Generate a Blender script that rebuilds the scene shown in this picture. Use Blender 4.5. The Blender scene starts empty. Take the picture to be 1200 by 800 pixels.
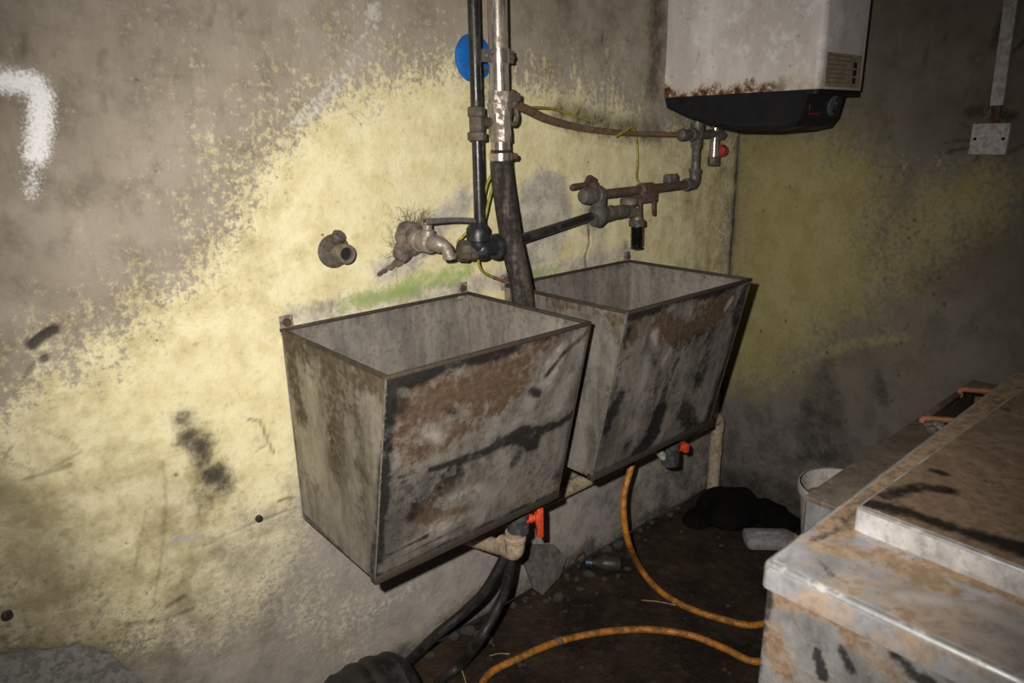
import bpy, bmesh, math, random
import numpy as np
from mathutils import Vector, Matrix

# ------------------------------------------------------------------ camera, light, world
sc = bpy.context.scene
COL = sc.collection
C = np.array([-0.547547, -1.355382, 1.322403])
FW = np.array([0.6269097, 0.7251176, -0.2849363])
RT = np.array([0.7526494, -0.6581495, -0.0189254])
UP = np.array([0.2012539, 0.2025926, 0.9583596])
FOC = 823.56                                   # focal length in pixels of the 1200 wide frame

cam_d = bpy.data.cameras.new('camera')
cam_d.sensor_width = 36.0
cam_d.lens = FOC * 36.0 / 1200.0
cam_d.clip_start = 0.02
cam_d.dof.use_dof = True
cam_d.dof.focus_distance = 1.75
cam_d.dof.aperture_fstop = 5.0
cam = bpy.data.objects.new('camera', cam_d)
COL.objects.link(cam)
cam.matrix_world = Matrix(((RT[0], UP[0], -FW[0], C[0]), (RT[1], UP[1], -FW[1], C[1]),
                           (RT[2], UP[2], -FW[2], C[2]), (0, 0, 0, 1)))
sc.camera = cam

world = bpy.data.worlds.new('world')
sc.world = world
world.use_nodes = True
world.node_tree.nodes['Background'].inputs[0].default_value = (0.75, 0.8, 0.9, 1)
world.node_tree.nodes['Background'].inputs[1].default_value = 0.018

# the photographer's flash, a hand's breadth above and left of the lens
fl = bpy.data.lights.new('camera_flash', 'SPOT')
fl.energy = 122
fl.color = (1.0, 0.94, 0.85)
fl.shadow_soft_size = 0.012
fl.spot_size = math.radians(97)
fl.spot_blend = 1.0
flo = bpy.data.objects.new('camera_flash', fl)
COL.objects.link(flo)
FLP = C - RT * 0.07 + UP * 0.06
flo.location = FLP
_aim = C + (FW + RT * (-35 / FOC) + UP * (-15 / FOC)) * 1.8
flo.rotation_euler = (Vector(_aim) - Vector(FLP)).to_track_quat('-Z', 'Y').to_euler()

sc.view_settings.view_transform = 'Standard'
sc.view_settings.look = 'None'
sc.view_settings.exposure = 0.0
sc.view_settings.gamma = 1.0
sc.view_settings.use_curve_mapping = False

# ------------------------------------------------------------------ maths helpers
XC = 1.658                                     # plane of the right wall
def ray(px, py): return FW + RT * (px - 600) / FOC + UP * (400 - py) / FOC
def at(px, py, ax, v):                         # photo direction met with the plane axis = v
    d = ray(px, py)
    return C + d * ((v - C[ax]) / d[ax])
def atp(px, py, P, n):
    d = ray(px, py); P = np.array(P, float); n = np.array(n, float)
    return C + d * (np.dot(P - C, n) / np.dot(d, n))
def V(*a): return np.array(a, float)
def sstep(a, b, x):
    t = np.clip((x - a) / (b - a), 0, 1)
    return t * t * (3 - 2 * t)
def vnoise(u, v, seed=0):
    r = np.random.RandomState(seed).rand(256, 256)
    i = np.floor(u).astype(int); j = np.floor(v).astype(int)
    a = u - i; b = v - j
    a = a * a * (3 - 2 * a); b = b * b * (3 - 2 * b)
    g = lambda p, q: r[p % 256, q % 256]
    return (g(i, j) * (1 - a) + g(i + 1, j) * a) * (1 - b) + (g(i, j + 1) * (1 - a) + g(i + 1, j + 1) * a) * b
def fbm(u, v, s, seed=0, o=4):
    t = 0; w = .5; tot = 0
    for k in range(o):
        t = t + w * vnoise(u * s + 17.3 * k, v * s + 5.1 * k, seed + k); tot += w; w *= .5; s *= 2.03
    return t / tot
def poly_dist(P, pts):                         # distance of points P (N,k) to a polyline
    pts = [np.array(p, float) for p in pts]
    if len(pts) == 1: return np.linalg.norm(P - pts[0], axis=1)
    best = np.full(len(P), 1e9)
    for a, b in zip(pts[:-1], pts[1:]):
        d = b - a; L = max(d @ d, 1e-12)
        t = np.clip((P - a) @ d / L, 0, 1)
        best = np.minimum(best, np.linalg.norm(P - (a + t[:, None] * d), axis=1))
    return best
def inside(P, poly):                           # signed distance, positive inside
    poly = [np.array(p, float) for p in poly]
    n = len(poly); c = np.zeros(len(P), bool)
    for i in range(n):
        a, b = poly[i], poly[(i + 1) % n]
        k = (a[1] > P[:, 1]) != (b[1] > P[:, 1])
        xi = (b[0] - a[0]) * (P[:, 1] - a[1]) / (b[1] - a[1] + 1e-12) + a[0]
        c ^= k & (P[:, 0] < xi)
    d = poly_dist(P, poly + [poly[0]])
    return np.where(c, d, -d)

# ------------------------------------------------------------------ node helpers
class NT:
    def __init__(s, name):
        s.m = bpy.data.materials.new(name); s.m.use_nodes = True
        s.t = s.m.node_tree; s.b = s.t.nodes['Principled BSDF']
        s.co = s.new('ShaderNodeTexCoord').outputs['Object']
    def new(s, k): return s.t.nodes.new(k)
    def put(s, sock, v):
        if isinstance(v, bpy.types.NodeSocket): s.t.links.new(v, sock)
        elif isinstance(v, (tuple, list)) and len(v) == 3 and sock.type == 'RGBA': sock.default_value = (*v, 1)
        else: sock.default_value = v
    def noise(s, scale, detail=5, rough=.6, stretch=None, dist=0):
        n = s.new('ShaderNodeTexNoise'); vec = s.co
        if stretch:
            mp = s.new('ShaderNodeMapping'); mp.inputs['Scale'].default_value = stretch
            s.put(mp.inputs['Vector'], s.co); vec = mp.outputs[0]
        s.put(n.inputs['Vector'], vec)
        n.inputs['Scale'].default_value = scale; n.inputs['Detail'].default_value = detail
        n.inputs['Roughness'].default_value = rough; n.inputs['Distortion'].default_value = dist
        return n.outputs[0]
    def ramp(s, v, lo, hi, a=0., b=1.):
        n = s.new('ShaderNodeMapRange'); n.interpolation_type = 'SMOOTHSTEP'
        s.put(n.inputs[0], v)
        for i, q in zip((1, 2, 3, 4), (lo, hi, a, b)): s.put(n.inputs[i], q)
        return n.outputs[0]
    def math(s, op, a, b=0.5, clamp=False):
        n = s.new('ShaderNodeMath'); n.operation = op; n.use_clamp = clamp
        s.put(n.inputs[0], a); s.put(n.inputs[1], b)
        return n.outputs[0]
    def mix(s, f, a, b, mode='MIX'):
        n = s.new('ShaderNodeMix'); n.data_type = 'RGBA'; n.blend_type = mode
        s.put(n.inputs[0], f); s.put(n.inputs[6], a); s.put(n.inputs[7], b)
        return n.outputs[2]
    def attr(s, name):
        n = s.new('ShaderNodeAttribute'); n.attribute_name = name
        q = s.new('ShaderNodeSeparateColor'); s.put(q.inputs[0], n.outputs['Color'])
        return q.outputs[0], q.outputs[1], q.outputs[2]
    def bump(s, h, dist, strength=1.):
        n = s.new('ShaderNodeBump'); n.inputs['Strength'].default_value = strength
        n.inputs['Distance'].default_value = dist; s.put(n.inputs['Height'], h)
        s.put(s.b.inputs['Normal'], n.outputs[0])
    def done(s, col, rough=.6, metal=0., spec=None):
        s.put(s.b.inputs['Base Color'], col); s.put(s.b.inputs['Roughness'], rough)
        s.put(s.b.inputs['Metallic'], metal)
        if spec is not None: s.put(s.b.inputs['Specular IOR Level'], spec)
        return s.m

def grime(name, base, dirt, amt=.5, scale=18, rough=.5, metal=0., bump=.0006, stretch=None, spec=None, fine=90):
    n = NT(name)
    a = n.noise(scale, 6, .65, stretch); b = n.noise(fine, 3, .6)
    k = n.math('ADD', n.math('MULTIPLY', a, .75), n.math('MULTIPLY', b, .25))
    c0 = .62 - .24 * amt
    f = n.ramp(k, c0 - .1, c0 + .1)
    col = n.mix(f, base, dirt)
    col = n.mix(n.ramp(b, .3, .7, 0, .35), col, tuple(x * .6 for x in dirt))
    if bump: n.bump(k, bump * 4)
    mt = n.math('MULTIPLY', n.math('SUBTRACT', 1., f), metal) if metal else 0.
    return n.done(col, n.ramp(f, 0, 1, rough, min(1, rough + .3)), mt, spec)

def sheet(name, steel, dirt, soot, light, rough=.42, metal=.55, stretch=(3.5, 3.5, 1.2), dirtamt=.0, bump=.0006, cs=13, con=1.):
    """dirty stainless sheet: vertex masks st = (soot, brown dirt, pale scrape)"""
    n = NT(name)
    s1, s2, s3 = n.attr('st')
    a = n.noise(4, 7, .68, stretch); b = n.noise(70, 4, .65); c = n.noise(cs, 8, .74)
    e = n.noise(22, 8, .78, (1.5, 1.5, .55))
    brk = n.math('SUBTRACT', n.math('ADD', n.math('MULTIPLY', c, .6), n.math('MULTIPLY', b, .4)), .5)
    def m(sv, k=2.6, lo=.16, hi=.84): return n.ramp(n.math('ADD', sv, n.math('MULTIPLY', brk, k)), lo, hi)
    base = n.mix(n.ramp(a, .34, .66), tuple(x * (1 - .38 * con) for x in steel), tuple(min(1, x * (1 + .28 * con)) for x in steel))
    base = n.mix(n.ramp(e, .50, .68, 0, .55 * con), base, light)
    base = n.mix(n.ramp(e, .30, .46, .5 * con, 0), base, tuple(x * .4 for x in steel))
    base = n.mix(n.ramp(b, .5, .7, 0, .4), base, tuple(x * .5 for x in dirt))
    d = n.math('MAXIMUM', m(s2), n.ramp(c, .60 - dirtamt, .78 - dirtamt, 0, .75))
    dc = n.mix(n.ramp(b, .35, .65), dirt, tuple(x * .68 for x in dirt))
    col = n.mix(d, base, dc)
    col = n.mix(n.math('MULTIPLY', m(s3, 2.4, .25, 1.), .75), col, light)
    k = m(s1, 1.9, .15, .95)
    col = n.mix(n.math('MULTIPLY', k, .96), col, soot)
    n.bump(n.math('ADD', a, n.math('MULTIPLY', b, .6)), bump * 4)
    cover = n.math('MAXIMUM', d, k)
    return n.done(col, n.ramp(cover, 0, 1, rough, .8), n.ramp(cover, 0, .8, metal, 0.), n.ramp(cover, 0, 1, .45, .12))

# ------------------------------------------------------------------ mesh helpers
def link(name, me, mat, parent=None, smooth=None):
    if mat: me.materials.append(mat)
    if smooth is not None:
        me.polygons.foreach_set('use_smooth', [True] * len(me.polygons))
        me.set_sharp_from_angle(angle=math.radians(smooth))
    o = bpy.data.objects.new(name, me); COL.objects.link(o)
    if parent: o.parent = parent
    return o
def tag(o, label=None, cat=None, group=None, kind=None):
    if label: o['label'] = label
    if cat: o['category'] = cat
    if group: o['group'] = group
    if kind or cat: o['kind'] = kind or 'thing'
    return o
def thing(name, label, cat, loc=(0, 0, 0), group=None):
    o = bpy.data.objects.new(name, None); COL.objects.link(o)
    o.location = loc; o.empty_display_size = .05
    return tag(o, label, cat, group)

class MB:
    """collects shapes; build() makes ONE mesh object (local to origin org)"""
    def __init__(s): s.v = []; s.f = []
    def add(s, vs, fs):
        o = len(s.v); s.v += [tuple(map(float, p)) for p in vs]; s.f += [tuple(i + o for i in f) for f in fs]; return s
    def box(s, a, b, bev=0., rot=None, piv=None):
        a = np.minimum(a, b) if False else np.array(a, float); b = np.array(b, float)
        bm = bmesh.new(); bmesh.ops.create_cube(bm, size=1)
        for v in bm.verts:
            v.co = Vector([(a[i] + b[i]) / 2 + v.co[i] * abs(b[i] - a[i]) for i in range(3)])
        if bev: bmesh.ops.bevel(bm, geom=bm.edges[:], offset=bev, segments=2, affect='EDGES', profile=.5)
        if rot is not None:
            pv = Vector((a + b) / 2 if piv is None else piv)
            for v in bm.verts: v.co = pv + rot @ (v.co - pv)
        bm.verts.index_update()
        s.add([v.co[:] for v in bm.verts], [[v.index for v in f.verts] for f in bm.faces]); bm.free(); return s
    def tube(s, pts, r, seg=14, cap=True, n=0, ridge=None):
        P = curve(pts, n) if n else [np.array(p, float) for p in pts]
        rr = r if hasattr(r, '__len__') else [r] * len(P)
        if len(rr) != len(P):
            rr = np.interp(np.linspace(0, 1, len(P)), np.linspace(0, 1, len(rr)), rr)
        T = [P[min(i + 1, len(P) - 1)] - P[max(i - 1, 0)] for i in range(len(P))]
        T = [t / (np.linalg.norm(t) + 1e-12) for t in T]
        ref = V(0, 0, 1) if abs(T[0][2]) < .9 else V(1, 0, 0)
        nrm = np.cross(T[0], ref); nrm /= np.linalg.norm(nrm)
        vs = []; fs = []
        for i, (p, t) in enumerate(zip(P, T)):
            nrm = nrm - t * (nrm @ t); nrm /= np.linalg.norm(nrm) + 1e-12
            bn = np.cross(t, nrm)
            for k in range(seg):
                a = 2 * math.pi * k / seg
                q = rr[i] * (ridge(k, i) if ridge else 1)
                vs.append(p + q * (math.cos(a) * nrm + math.sin(a) * bn))
        for i in range(len(P) - 1):
            for k in range(seg):
                a, b = i * seg + k, i * seg + (k + 1) % seg
                fs.append((a, b, b + seg, a + seg))
        if cap:
            fs.append(tuple(range(seg - 1, -1, -1))); fs.append(tuple((len(P) - 1) * seg + k for k in range(seg)))
        return s.add(vs, fs)
    def lathe(s, p, d, prof, seg=20, ridge=None, cap=True):
        """prof: (distance along d, radius)"""
        p = np.array(p, float); d = np.array(d, float); d /= np.linalg.norm(d)
        ref = V(0, 0, 1) if abs(d[2]) < .9 else V(1, 0, 0)
        n = np.cross(d, ref); n /= np.linalg.norm(n); b = np.cross(d, n)
        vs = []; fs = []
        for i, (t, r) in enumerate(prof):
            for k in range(seg):
                a = 2 * math.pi * k / seg
                q = r * (ridge(k, i) if ridge else 1)
                vs.append(p + d * t + q * (math.cos(a) * n + math.sin(a) * b))
        for i in range(len(prof) - 1):
            for k in range(seg):
                a, c = i * seg + k, i * seg + (k + 1) % seg
                fs.append((a, c, c + seg, a + seg))
        if cap: fs.append(tuple(range(seg - 1, -1, -1))); fs.append(tuple((len(prof) - 1) * seg + k for k in range(seg)))
        return s.add(vs, fs)
    def hexnut(s, p, d, r, l):
        return s.lathe(p, d, [(0, r * .9), (l * .12, r), (l * .88, r), (l, r * .9)], 6)
    def ball(s, c, r, seg=14, rings=8, scale=(1, 1, 1), seed=None, amp=0):
        c = np.array(c, float); vs = [c + V(0, 0, r * scale[2])]; fs = []
        for i in range(1, rings):
            th = math.pi * i / rings
            for k in range(seg):
                a = 2 * math.pi * k / seg
                vs.append(c + r * V(math.sin(th) * math.cos(a) * scale[0], math.sin(th) * math.sin(a) * scale[1], math.cos(th) * scale[2]))
        vs.append(c - V(0, 0, r * scale[2]))
        for k in range(seg): fs.append((0, 1 + k, 1 + (k + 1) % seg))
        for i in range(rings - 2):
            for k in range(seg):
                a, b = 1 + i * seg + k, 1 + i * seg + (k + 1) % seg
                fs.append((a, a + seg, b + seg, b))
        L = len(vs) - 1; o = 1 + (rings - 2) * seg
        for k in range(seg): fs.append((L, o + (k + 1) % seg, o + k))
        if seed is not None:
            rs = np.random.RandomState(seed)
            D = rs.normal(size=(5, 3)); D /= np.linalg.norm(D, axis=1)[:, None]; ph = rs.rand(5) * 6
            out = []
            for p in vs:
                q = (p - c) / r
                h = sum(math.sin(3.1 * (q @ D[j]) * (1 + j * .5) + ph[j]) for j in range(5)) / 5
                out.append(c + (p - c) * (1 + amp * h))
            vs = out
        return s.add(vs, fs)
    def prism(s, outline, axis, a, b):
        """outline of 2D points extruded along axis from a to b; 2D = remaining axes in order"""
        ax = [i for i in range(3) if i != axis]; n = len(outline); vs = []
        for h in (a, b):
            for q in outline:
                p = [0, 0, 0]; p[axis] = h; p[ax[0]] = q[0]; p[ax[1]] = q[1]; vs.append(p)
        fs = [tuple(range(n)), tuple(range(2 * n - 1, n - 1, -1))]
        for k in range(n): fs.append((k, (k + 1) % n, n + (k + 1) % n, n + k))
        return s.add(vs, fs)
    def build(s, name, mat, parent=None, smooth=35, org=None):
        if parent is not None: org = np.array(parent_world(parent))
        org = np.zeros(3) if org is None else np.array(org, float)
        me = bpy.data.meshes.new(name)
        me.from_pydata([tuple(np.array(v) - org) for v in s.v], [], s.f)
        bm = bmesh.new(); bm.from_mesh(me); bmesh.ops.recalc_face_normals(bm, faces=bm.faces[:]); bm.to_mesh(me); bm.free()
        me.update()
        o = link(name, me, mat, parent, smooth)
        if parent is None: o.location = org
        return o
def parent_world(p):
    l = Vector(p.location)
    while p.parent: p = p.parent; l = l + Vector(p.location)
    return l
def curve(pts, n=8):                           # Catmull-Rom
    P = [np.array(p, float) for p in pts]
    Q = [2 * P[0] - P[1]] + P + [2 * P[-1] - P[-2]]
    out = []
    for i in range(1, len(Q) - 2):
        a, b, c, d = Q[i - 1], Q[i], Q[i + 1], Q[i + 2]
        for k in range(n):
            t = k / n
            out.append(.5 * (2 * b + (c - a) * t + (2 * a - 5 * b + 4 * c - d) * t * t + (3 * b - a - 3 * c + d) * t ** 3))
    out.append(P[-1]); return out

def grid(name, P00, P10, P11, P01, nu, nv, mat, parent=None, thick=0., masks=None, disp=None, org=None, attr='st', smooth=30):
    """quad slab: outer grid face (P00,P10,P11,P01 seen from outside), optional thickness inward.
    masks(V)->(N,3) vertex masks, disp(V)->outward offset"""
    P00, P10, P11, P01 = map(lambda q: np.array(q, float), (P00, P10, P11, P01))
    u, v = np.meshgrid(np.linspace(0, 1, nu + 1), np.linspace(0, 1, nv + 1))
    u = u.ravel()[:, None]; v = v.ravel()[:, None]
    W = (P00 * (1 - u) + P10 * u) * (1 - v) + (P01 * (1 - u) + P11 * u) * v
    nrm = np.cross(P10 - P00, P01 - P00); nrm /= np.linalg.norm(nrm)
    M = masks(W) if masks else np.zeros((len(W), 3))
    if disp is not None: W = W + nrm * disp(W)[:, None]
    i, j = np.meshgrid(np.arange(nu), np.arange(nv)); a = (j * (nu + 1) + i).ravel()
    F = np.stack([a, a + 1, a + nu + 2, a + nu + 1], 1)
    if thick:
        n0 = len(W)
        cor = [0, nu, n0 - 1, n0 - 1 - nu]
        # inner face as a coarser copy of the same grid keeps the masks on both sides
        W = np.vstack([W, W - nrm * thick]); M = np.vstack([M, M])
        F2 = F[:, ::-1] + n0
        e0 = np.arange(nu); eu = np.arange(nv) * (nu + 1)
        b = np.stack([e0 + 1, e0, e0 + n0, e0 + 1 + n0], 1)
        t0 = nv * (nu + 1) + e0; t = np.stack([t0, t0 + 1, t0 + 1 + n0, t0 + n0], 1)
        l = np.stack([eu, eu + nu + 1, eu + nu + 1 + n0, eu + n0], 1)
        r0 = eu + nu; r = np.stack([r0 + nu + 1, r0, r0 + n0, r0 + nu + 1 + n0], 1)
        F = np.vstack([F, F2, b, t, l, r])
    if parent is not None: org = np.array(parent_world(parent))
    if org is not None: W = W - np.array(org)
    me = bpy.data.meshes.new(name)
    me.vertices.add(len(W)); me.vertices.foreach_set('co', W.ravel())
    me.loops.add(F.size); me.loops.foreach_set('vertex_index', F.ravel().astype(np.int32))
    me.polygons.add(len(F)); me.polygons.foreach_set('loop_start', (np.arange(len(F)) * 4).astype(np.int32))
    me.update(calc_edges=True)
    if isinstance(M, tuple): sets = zip(('st', 'st2', 'st3'), M)
    else: sets = [(attr, M)]
    for nm, m in sets:
        at_ = me.color_attributes.new(nm, 'FLOAT_COLOR', 'POINT')
        at_.data.foreach_set('color', np.hstack([np.clip(m, 0, 1), np.ones((len(m), 1))]).ravel().astype(np.float32))
    o = link(name, me, mat, parent, smooth)
    if parent is None and org is not None: o.location = org
    return o

# ------------------------------------------------------------------ wall material
def wall_mat(name, bare, bare2, yellow, damp, rag=1.):
    n = NT(name)
    yl, soot, white = n.attr('st')
    green, dmp, brown = n.attr('st2')
    crack, cement, pale = n.attr('st3')
    big = n.noise(3.2, 7, .62); mid = n.noise(14, 7, .68); fine = n.noise(75, 5, .65)
    strk = n.noise(26, 6, .7, (1, 1, .28)); vfine = n.noise(260, 3, .6)
    brk = n.math('SUBTRACT', n.math('ADD', n.math('MULTIPLY', mid, .55), n.math('MULTIPLY', fine, .45)), .5)
    brs = n.math('SUBTRACT', n.math('ADD', n.math('MULTIPLY', strk, .35), n.math('ADD', n.math('MULTIPLY', fine, .45), n.math('MULTIPLY', vfine, .20))), .5)
    def m(v, k=1.4, lo=.35, hi=.65, b=brk):
        k *= 1.7; lo -= .06; hi += .08
        return n.ramp(n.math('ADD', v, n.math('MULTIPLY', b, k)), lo, hi)
    col = n.mix(n.ramp(big, .35, .65), bare, bare2)
    col = n.mix(n.ramp(mid, .45, .68, 0, .55), col, tuple(x * .66 for x in bare2))
    col = n.mix(n.ramp(strk, .5, .75, 0, .35), col, tuple(min(1, x * 1.35) for x in bare))
    yc = n.mix(n.ramp(mid, .38, .62), yellow, tuple(x * k for x, k in zip(yellow, (.86, .83, .72))))
    yc = n.mix(n.ramp(fine, .52, .72, 0, .3), yc, bare)
    ym = n.ramp(n.math('ADD', n.math('ADD', n.math('MULTIPLY', yl, 1.4), n.math('MULTIPLY', brs, 2.6 * rag)), n.math('MULTIPLY', brk, 1.6)), .30 - .25 * (1 - rag), .84 + .25 * (1 - rag))
    col = n.mix(ym, col, yc)
    dc = n.mix(n.ramp(mid, .4, .6), damp, tuple(x * .74 for x in damp))
    dc = n.mix(n.ramp(fine, .5, .7, 0, .5), dc, bare2)
    dc = n.mix(n.ramp(n.noise(5.5, 7, .7), .48, .66, 0, .7), dc, tuple(min(1, x * k) for x, k in zip(damp, (1.35, 1.32, 1.18))))
    dc = n.mix(n.ramp(n.noise(8, 7, .7, dist=.6), .54, .70, 0, .6), dc, tuple(x * k for x, k in zip(damp, (.55, .49, .50))))
    dm = m(dmp, 1.2, .12, .95)
    col = n.mix(n.math('MULTIPLY', dm, .9), col, dc)
    col = n.mix(n.math('MULTIPLY', m(pale, 1.9, .45, .8), .8), col, (.62, .60, .58))
    brb = n.math('SUBTRACT', n.math('ADD', n.math('MULTIPLY', big, .45), n.math('MULTIPLY', mid, .55)), .5)
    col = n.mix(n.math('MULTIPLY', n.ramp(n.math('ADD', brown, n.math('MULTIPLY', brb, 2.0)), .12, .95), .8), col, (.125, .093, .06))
    col = n.mix(n.math('MULTIPLY', m(green, 1.6, .25, .8), .8), col, (.30, .40, .12))
    col = n.mix(m(cement, .35, .42, .58), col, n.mix(n.ramp(fine, .4, .6), (.26, .255, .235), (.16, .155, .14)))
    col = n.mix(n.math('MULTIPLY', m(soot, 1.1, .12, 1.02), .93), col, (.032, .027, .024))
    col = n.mix(n.ramp(n.math('ADD', white, n.math('MULTIPLY', n.math('SUBTRACT', vfine, .5), 1.5)), .25, 1.0), col, (.93, .93, .96))
    col = n.mix(n.math('MULTIPLY', crack, .85), col, (.035, .027, .02))
    # small dark flecks and pits all over
    vo = n.new('ShaderNodeTexVoronoi'); n.put(vo.inputs['Vector'], n.co); vo.inputs['Scale'].default_value = 19
    fleck = n.math('MULTIPLY', n.ramp(vo.outputs['Distance'], .05, .085, 1, 0), n.ramp(mid, .52, .6))
    col = n.mix(n.math('MULTIPLY', fleck, .75), col, (.06, .045, .03))
    h = n.math('ADD', n.math('MULTIPLY', mid, 1.), n.math('MULTIPLY', fine, .45))
    h = n.math('ADD', h, n.math('MULTIPLY', ym, .18))
    h = n.math('SUBTRACT', h, n.math('MULTIPLY', crack, .8))
    n.bump(h, .006, .55)
    return n.done(col, .82, 0., .25)

def stroke(P, pts, w, soft=.5):
    d = poly_dist(P, pts)
    return 1 - sstep(w * (1 - soft), w * (1 + soft * .4), d)

# ---- main wall
def W2(px, py):
    q = at(px, py, 1, 0.); return (q[0], q[2])
def ws(P, pts, w, soft=.5): return stroke(P, [W2(*p) for p in pts], w, soft)
_wall_cache = {}
def wall_fields(Wp):
    P = Wp[:, (0, 2)]; x, z = P[:, 0], P[:, 1]
    n1 = fbm(x, z, 5, 1); n2 = fbm(x, z, 24, 7)
    sd = inside(P, [W2(*q) for q in ((15, 540), (60, 480), (150, 438), (215, 395), (262, 340), (268, 285), (285, 235), (330, 180),
        (400, 145), (480, 128), (560, 112), (640, 108), (720, 122), (775, 150), (868, 150), (862, 250), (852, 440),
        (700, 400), (560, 460), (345, 585), (318, 625), (230, 630), (130, 640), (50, 610))])
    sd = sd + (n1 - .5) * .16
    yl = sstep(-.19, .15, sd) * .98
    far = sstep(-.36, -.02, sd) * .30                       # speckled remains of the paint further out
    yl = np.maximum(yl, far)
    yl = np.maximum(yl, ws(P, [(40, 600), (160, 620), (260, 640)], .26, .9) * .74)
    yl = np.maximum(yl, ws(P, [(60, 690), (250, 690)], .20, .95) * .60)
    yl = np.maximum(yl, ws(P, [(330, 690), (420, 740)], .16, .95) * .34)
    g = np.random.RandomState(8)
    for k in range(34):
        qx, qy = g.uniform(590, 740), g.uniform(30, 118)
        yl = np.maximum(yl, ws(P, [(qx, qy), (qx + 1, qy + g.uniform(4, 16))], g.uniform(.005, .011), .9) * g.uniform(.4, .62))
    yl = yl * (1 - .25 * ws(P, [(640, 40), (740, 30)], .16, .9))
    # flash falloff put into the colour: yellow thinned towards the corner
    yl = yl * (1 - .34 * sstep(.8, 1.6, x))
    dmp = sstep(.06, -.10, z - (.62 + .10 * np.sin(x * 3.1) - .16 * sstep(.0, .9, -x + .1)) + (n1 - .5) * .35) * (.50 + .35 * sstep(-.1, .5, x))
    dmp = np.maximum(dmp, sstep(-.02, .03, inside(P, [W2(*q) for q in ((608, 212), (638, 192), (666, 206), (674, 262), (650, 312), (612, 318), (598, 260))])) * .85)
    dmp = np.maximum(dmp, ws(P, [(545, 235), (512, 262), (478, 305), (450, 318)], .045, .8) * .8)
    dmp = np.maximum(dmp, ws(P, [(345, 372), (450, 352), (560, 332), (640, 318), (735, 296)], .035, .8) * .75)
    dmp = np.maximum(dmp, ws(P, [(690, 245), (700, 290)], .06, .9) * .6)
    dmp = np.maximum(dmp, ws(P, [(335, 560), (352, 640)], .05, .9) * .4)
    soot = np.zeros(len(P))
    for q, w, s in (((215, 490), .024, .80), ((222, 512), .026, .82), ((233, 522), .028, .85), ((238, 540), .022, .7), ((250, 558), .028, .85), ((262, 566), .028, .8), ((240, 582), .034, .45)):
        soot = np.maximum(soot, ws(P, [q], w * 1.45, .95) * s * 1.1)
    soot = np.maximum(soot, ws(P, [(476, 268), (490, 262)], .05, .95) * (.2 + .9 * n2))
    soot = np.maximum(soot, ws(P, [(478, 276), (492, 284)], .032, .6) * .8)
    soot = np.maximum(soot, ws(P, [(655, 134), (690, 140), (720, 150), (770, 156)], .055, .95) * .72)
    soot = np.maximum(soot, ws(P, [(690, 142)], .045, .95) * .85)
    soot = np.maximum(soot, ws(P, [(772, 0), (768, 60), (766, 108)], .05, .9) * .66)  # dark strip on the wall along the heater's left edge
    soot = np.maximum(soot, ws(P, [(690, 258), (692, 240)], .05, .9) * .55)
    soot = np.maximum(soot, ws(P, [(735, 296), (733, 285)], .022, .9) * .55)
    soot = np.maximum(soot, ws(P, [(470, 790), (560, 730), (630, 680)], .09, .9) * .5)
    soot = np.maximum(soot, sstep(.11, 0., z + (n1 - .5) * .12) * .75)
    soot = np.maximum(soot, sstep(.035, .0, XC - x + (n2 - .5) * .03) * .8)  # dark line along the corner crease
    soot = np.maximum(soot, sstep(.55, .15, z) * sstep(.5, 1.5, x) * .55)  # darker low down and towards the corner
    white = ws(P, [(-60, 92), (10, 95), (38, 98), (48, 112), (47, 150), (42, 180)], .027, .98) * .98
    white = np.maximum(white, ws(P, [(40, 180), (37, 225)], .022, .98) * .55)
    green = ws(P, [(405, 358), (450, 346), (500, 330), (548, 316)], .034, .9) * .72
    green = np.maximum(green, ws(P, [(500, 330), (540, 322)], .03, .8) * .8)
    green = np.maximum(green, ws(P, [(622, 322), (655, 316)], .02, .9) * .6)
    brown = ws(P, [(-20, 620), (40, 660), (60, 760)], .22, .95) * .74
    brown = np.maximum(brown, ws(P, [(0, 800), (200, 790)], .12, .95) * .5)
    brown = np.maximum(brown, ws(P, [(20, 560), (110, 600), (230, 680)], .30, .95) * .46)
    brown = np.maximum(brown, ws(P, [(60, 120), (220, 200), (150, 300)], .40, .95) * .26)
    brown = np.maximum(brown, sstep(1.0, 1.62, x) * sstep(1.0, 1.3, z) * .42)  # upper wall by the corner: weaker flash painted as brown
    brown = np.maximum(brown, sstep(.8, 1.6, x) * .42)  # brown film towards the corner stands in for the flash falling off
    brown = np.maximum(brown, ws(P, [(-10, 470), (20, 430)], .14, .9) * .38)
    brown = np.maximum(brown, ws(P, [(0, 760), (150, 745)], .10, .9) * .34)
    brown = np.maximum(brown, ws(P, [(650, 40), (760, 20), (740, 110)], .20, .9) * .36)
    brown = np.maximum(brown, ws(P, [(345, 366), (450, 345), (540, 330)], .018, .9) * .5)
    pale = ws(P, [(440, 10), (432, 40), (410, 75), (385, 110), (345, 145)], .03, .9) * .6
    pale = np.maximum(pale, ws(P, [(205, 632), (235, 628)], .012, .7) * .95)
    pale = np.maximum(pale, ws(P, [(360, 730), (480, 690)], .10, .9) * .42)
    pale = np.maximum(pale, ws(P, [(100, 40), (200, 60)], .25, .9) * .28)
    crack = np.zeros(len(P))
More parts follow.
